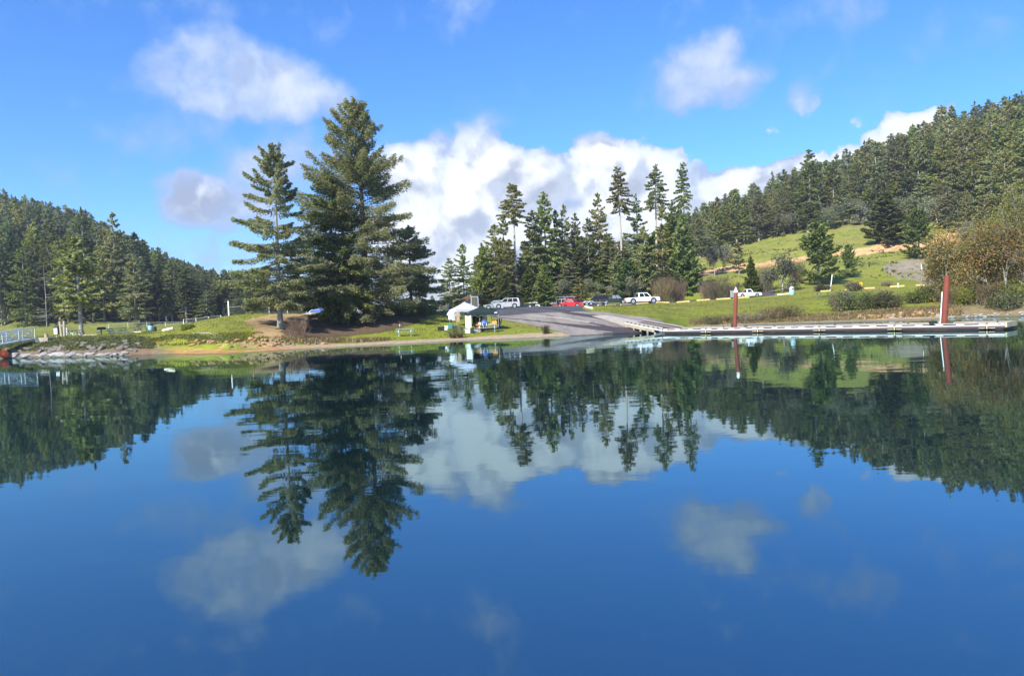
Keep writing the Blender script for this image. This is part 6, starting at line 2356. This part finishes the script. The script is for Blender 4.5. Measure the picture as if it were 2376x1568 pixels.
def dock_section(par, x0, x1, w, z=.0, bend=None):
    L = x1 - x0
    c = (x0 + x1) / 2
    MB().box((c, w / 2, .29 + z), (L, w - .1, .11), bev=.01).build('deck', M['deck'], par)
    for y in (.0, w):
        s = 1 if y == 0 else -1
        MB().box((c, y + s * .04, .305 + z), (L - .02, .07, .055), bev=.012).build('rub_rail', M['white_paint'], par)
        MB().box((c, y + s * .07, .20 + z), (L - .06, .06, .14)).build('side_beam', M['scupper'], par)
        MB().box((c, y + s * .13, .465 + z), (L - .02, .13, .06), bev=.012).build('bull_rail', M['rail'], par)
        n = max(2, round(L / 1.35))
        for k in range(n + 1):
            x = x0 + .25 + (L - .5) * k / n
            MB().box((x, y + s * .13, .39 + z), (.5 if 0 < k < n else .4, .12, .09)).build('rail_block', M['rail'], par)
        MB().box((c, y + s * .21, .385 + z), (L - .1, .02, .08)).build('scupper_board', M['scupper'], par)
    MB().box((c, w / 2, .06 + z), (L - .25, w - .3, .38), bev=.04).build('float', M['float'], par)


for a_, b2 in zip(ks[:-1], ks[1:]):
    if b2 - a_ > 2:
        dock_section(dock, a_ + .05, b2 - .05, DW)
    else:
        dock_section(dock, a_ + .02, b2, DW)
for k in ks[1:-1]:
    MB().box((k, .0, .22), (.08, .06, .30)).build('hinge_plate', M['pontoon_wood'], dock)
    for s in (-1, 1):
        MB().box((k + s * .3, -.004, .13), (.4, .05, .04)).build('walers', M['pontoon_wood'], dock)
MB().box((ks[-1] + .04, DW / 2, .34), (.1, DW - .1, .34)).build('end_beam', M['pontoon_wood'], dock)

# hinged sloping gangway between wall and dock
gv = A0 + Vector((0, 0, .40)) - (UP + Vector((0, 0, .0)))
Lr = math.hypot(gv.x, gv.y)
gw = empty('ramp_gangway', UP, math.atan2(gv.y, gv.x), 'short sloping gangway with two pale slotted rails from the ramp wall to the dock', 'gangway')
sl = gv.z / Lr
GWW = 2.1


def gq(x, y, z):
    return (x, y, x * sl + z)


MB().bar(gq(0, GWW / 2, -.08), gq(Lr, GWW / 2, -.08), GWW - .05, .10).build('deck', M['scupper'], gw)
for y in (.03, GWW - .03):
    MB().bar(gq(0, y, .19), gq(Lr, y, .19), .13, .09).build('bull_rail', M['rail'], gw)
    MB().bar(gq(0, y - .02, -.07), gq(Lr, y - .02, -.07), .08, .11).build('rub_rail', M['white_paint'], gw)
    MB().bar(gq(0, y, .06), gq(Lr, y, .06), .05, .14).build('scupper_board', M['scupper'], gw)
    n = 8
    for k in range(n + 1):
        x = .3 + (Lr - .6) * k / n
        MB().bar(gq(x - .32, y + (-.035 if y < 1 else .035), .075), gq(x + .32, y + (-.035 if y < 1 else .035), .075), .09, .14).build('rail_block', M['rail'], gw)
    MB().bar(gq(.1, y, -.30), gq(Lr * .8, y, -.26), .12, .26).build('side_beam', M['pontoon_wood'], gw)
for k in range(5):
    x = .8 + k * 2.0
    MB().box((x, .02, x * sl - .50), (.14, .14, .22)).build('roller_foot', M['rail'], gw)

# piles
def pile(name, base, top, r_, label, cap=None, pole=False):
    o = empty(name, (base.x, base.y, 0), 0, label, 'pile')
    b3 = Vector((0, 0, 0))
    dtop = top - base
    slope_ = dtop / dtop.z
    p0 = slope_ * (-1.5 - base.z)
    p1 = top - Vector((base.x, base.y, 0))
    MB().tube([p0, p0.lerp(p1, .5), p1], r_, 24).build('shaft', M['rust'], o, smooth=True)
    if cap:
        MB().lathe([(r_ * 1.1, -.02), (r_ * 1.12, .04), (r_ * .55, .27), (.01, .46)], p1, 20).build('cap', M['white_paint'], o, smooth=True)
    else:
        MB().lathe([(r_ * 1.005, 0), (r_ * .99, .01)], p1, 20).build('rim', M['rust'], o)
    return o


kL = along_dock(1705)
pb = A0 + ddir * kL + dn * 1.0
pb.z = .45
v = ray(1707.6, 678)
pt = Vector((v.x / v.y * pb.y, pb.y, CAM_H + v.z / v.y * pb.y))
v = ray(1704.5, 757)
pb.x = v.x / v.y * pb.y
pile('steel_pile', pb, pt, .17, 'rust-red steel pile with a white cone cap rising through the dock', cap=True)
kR = along_dock(2189)
pb2 = A0 + ddir * kR + dn * .9
pb2.z = .45
v = ray(2196, 639)
pt2 = Vector((v.x / v.y * pb2.y, pb2.y - .1, CAM_H + v.z / v.y * pb2.y))
v = ray(2190, 752)
pb2.x = v.x / v.y * pb2.y
pile('steel_pile', pb2, pt2, .195, 'taller leaning rust-red steel pile with flat top near the end of the dock')
# pile hoops belong to the dock
for pp in (pb, pb2):
    q_ = pp - A0
    lx, ly = q_.dot(ddir), q_.dot(dn)
    hb = MB()
    for s in (-1, 1):
        hb.box((lx + s * .34, ly, .40), (.1, .8, .1))
        hb.box((lx, ly + s * .36, .40), (.78, .1, .1))
    hb.build('pile_hoop', M['float'], dock)
pbx = pb2 + Vector((-.33, -.1, 0))
v = ray(2186.2, 677)
tp = Vector((v.x / v.y * pbx.y, pbx.y, CAM_H + v.z / v.y * pbx.y))
v = ray(2181.5, 753)
bs = Vector((v.x / v.y * pbx.y, pbx.y, .42))
tag(MB().tube([(0, 0, 0), tp - bs], .035, 8).build('white_pole', M['white_paint'], loc=bs), 'thin white pole standing against the left side of the taller leaning pile', 'pole')
o = tag(MB().box((0, 0, .14), (.5, .35, .28), bev=.03).build('power_box', M['black'], loc=bs + Vector((-.45, .1, 0))), 'small black box on the dock at the foot of the white pole', 'box')
g = A0 + ddir * along_dock(1671) + dn * 2.2
o = tag(MB().tube([(0, 0, .42), (0, 0, .72), (.02, 0, .80)], [.1, .09, .04], 8).build('mooring_bollard', M['black'], loc=g), 'small black bollard on the dock left of the white-capped pile', 'bollard')
g = A0 + ddir * along_dock(2165) + dn * 2.6

# ------------------------------------------------------------------ thin air between the shores
hm = bpy.data.materials.new('thin_haze')
hm.use_nodes = True
hm.node_tree.nodes.clear()
H_ = NT(hm.node_tree)
pv = H_.n('ShaderNodeVolumePrincipled')
pv.inputs['Color'].default_value = (.80, .88, 1.0, 1)
pv.inputs['Density'].default_value = .00022
pv.inputs['Anisotropy'].default_value = .2
hm.node_tree.links.new(pv.outputs[0], H_.n('ShaderNodeOutputMaterial').inputs['Volume'])
hb = MB().box((0, 350, 75), (11000, 2700, 168)).build('haze', hm)
tag(hb, 'faint blue air over the lake and the hills', 'haze', kind='stuff')
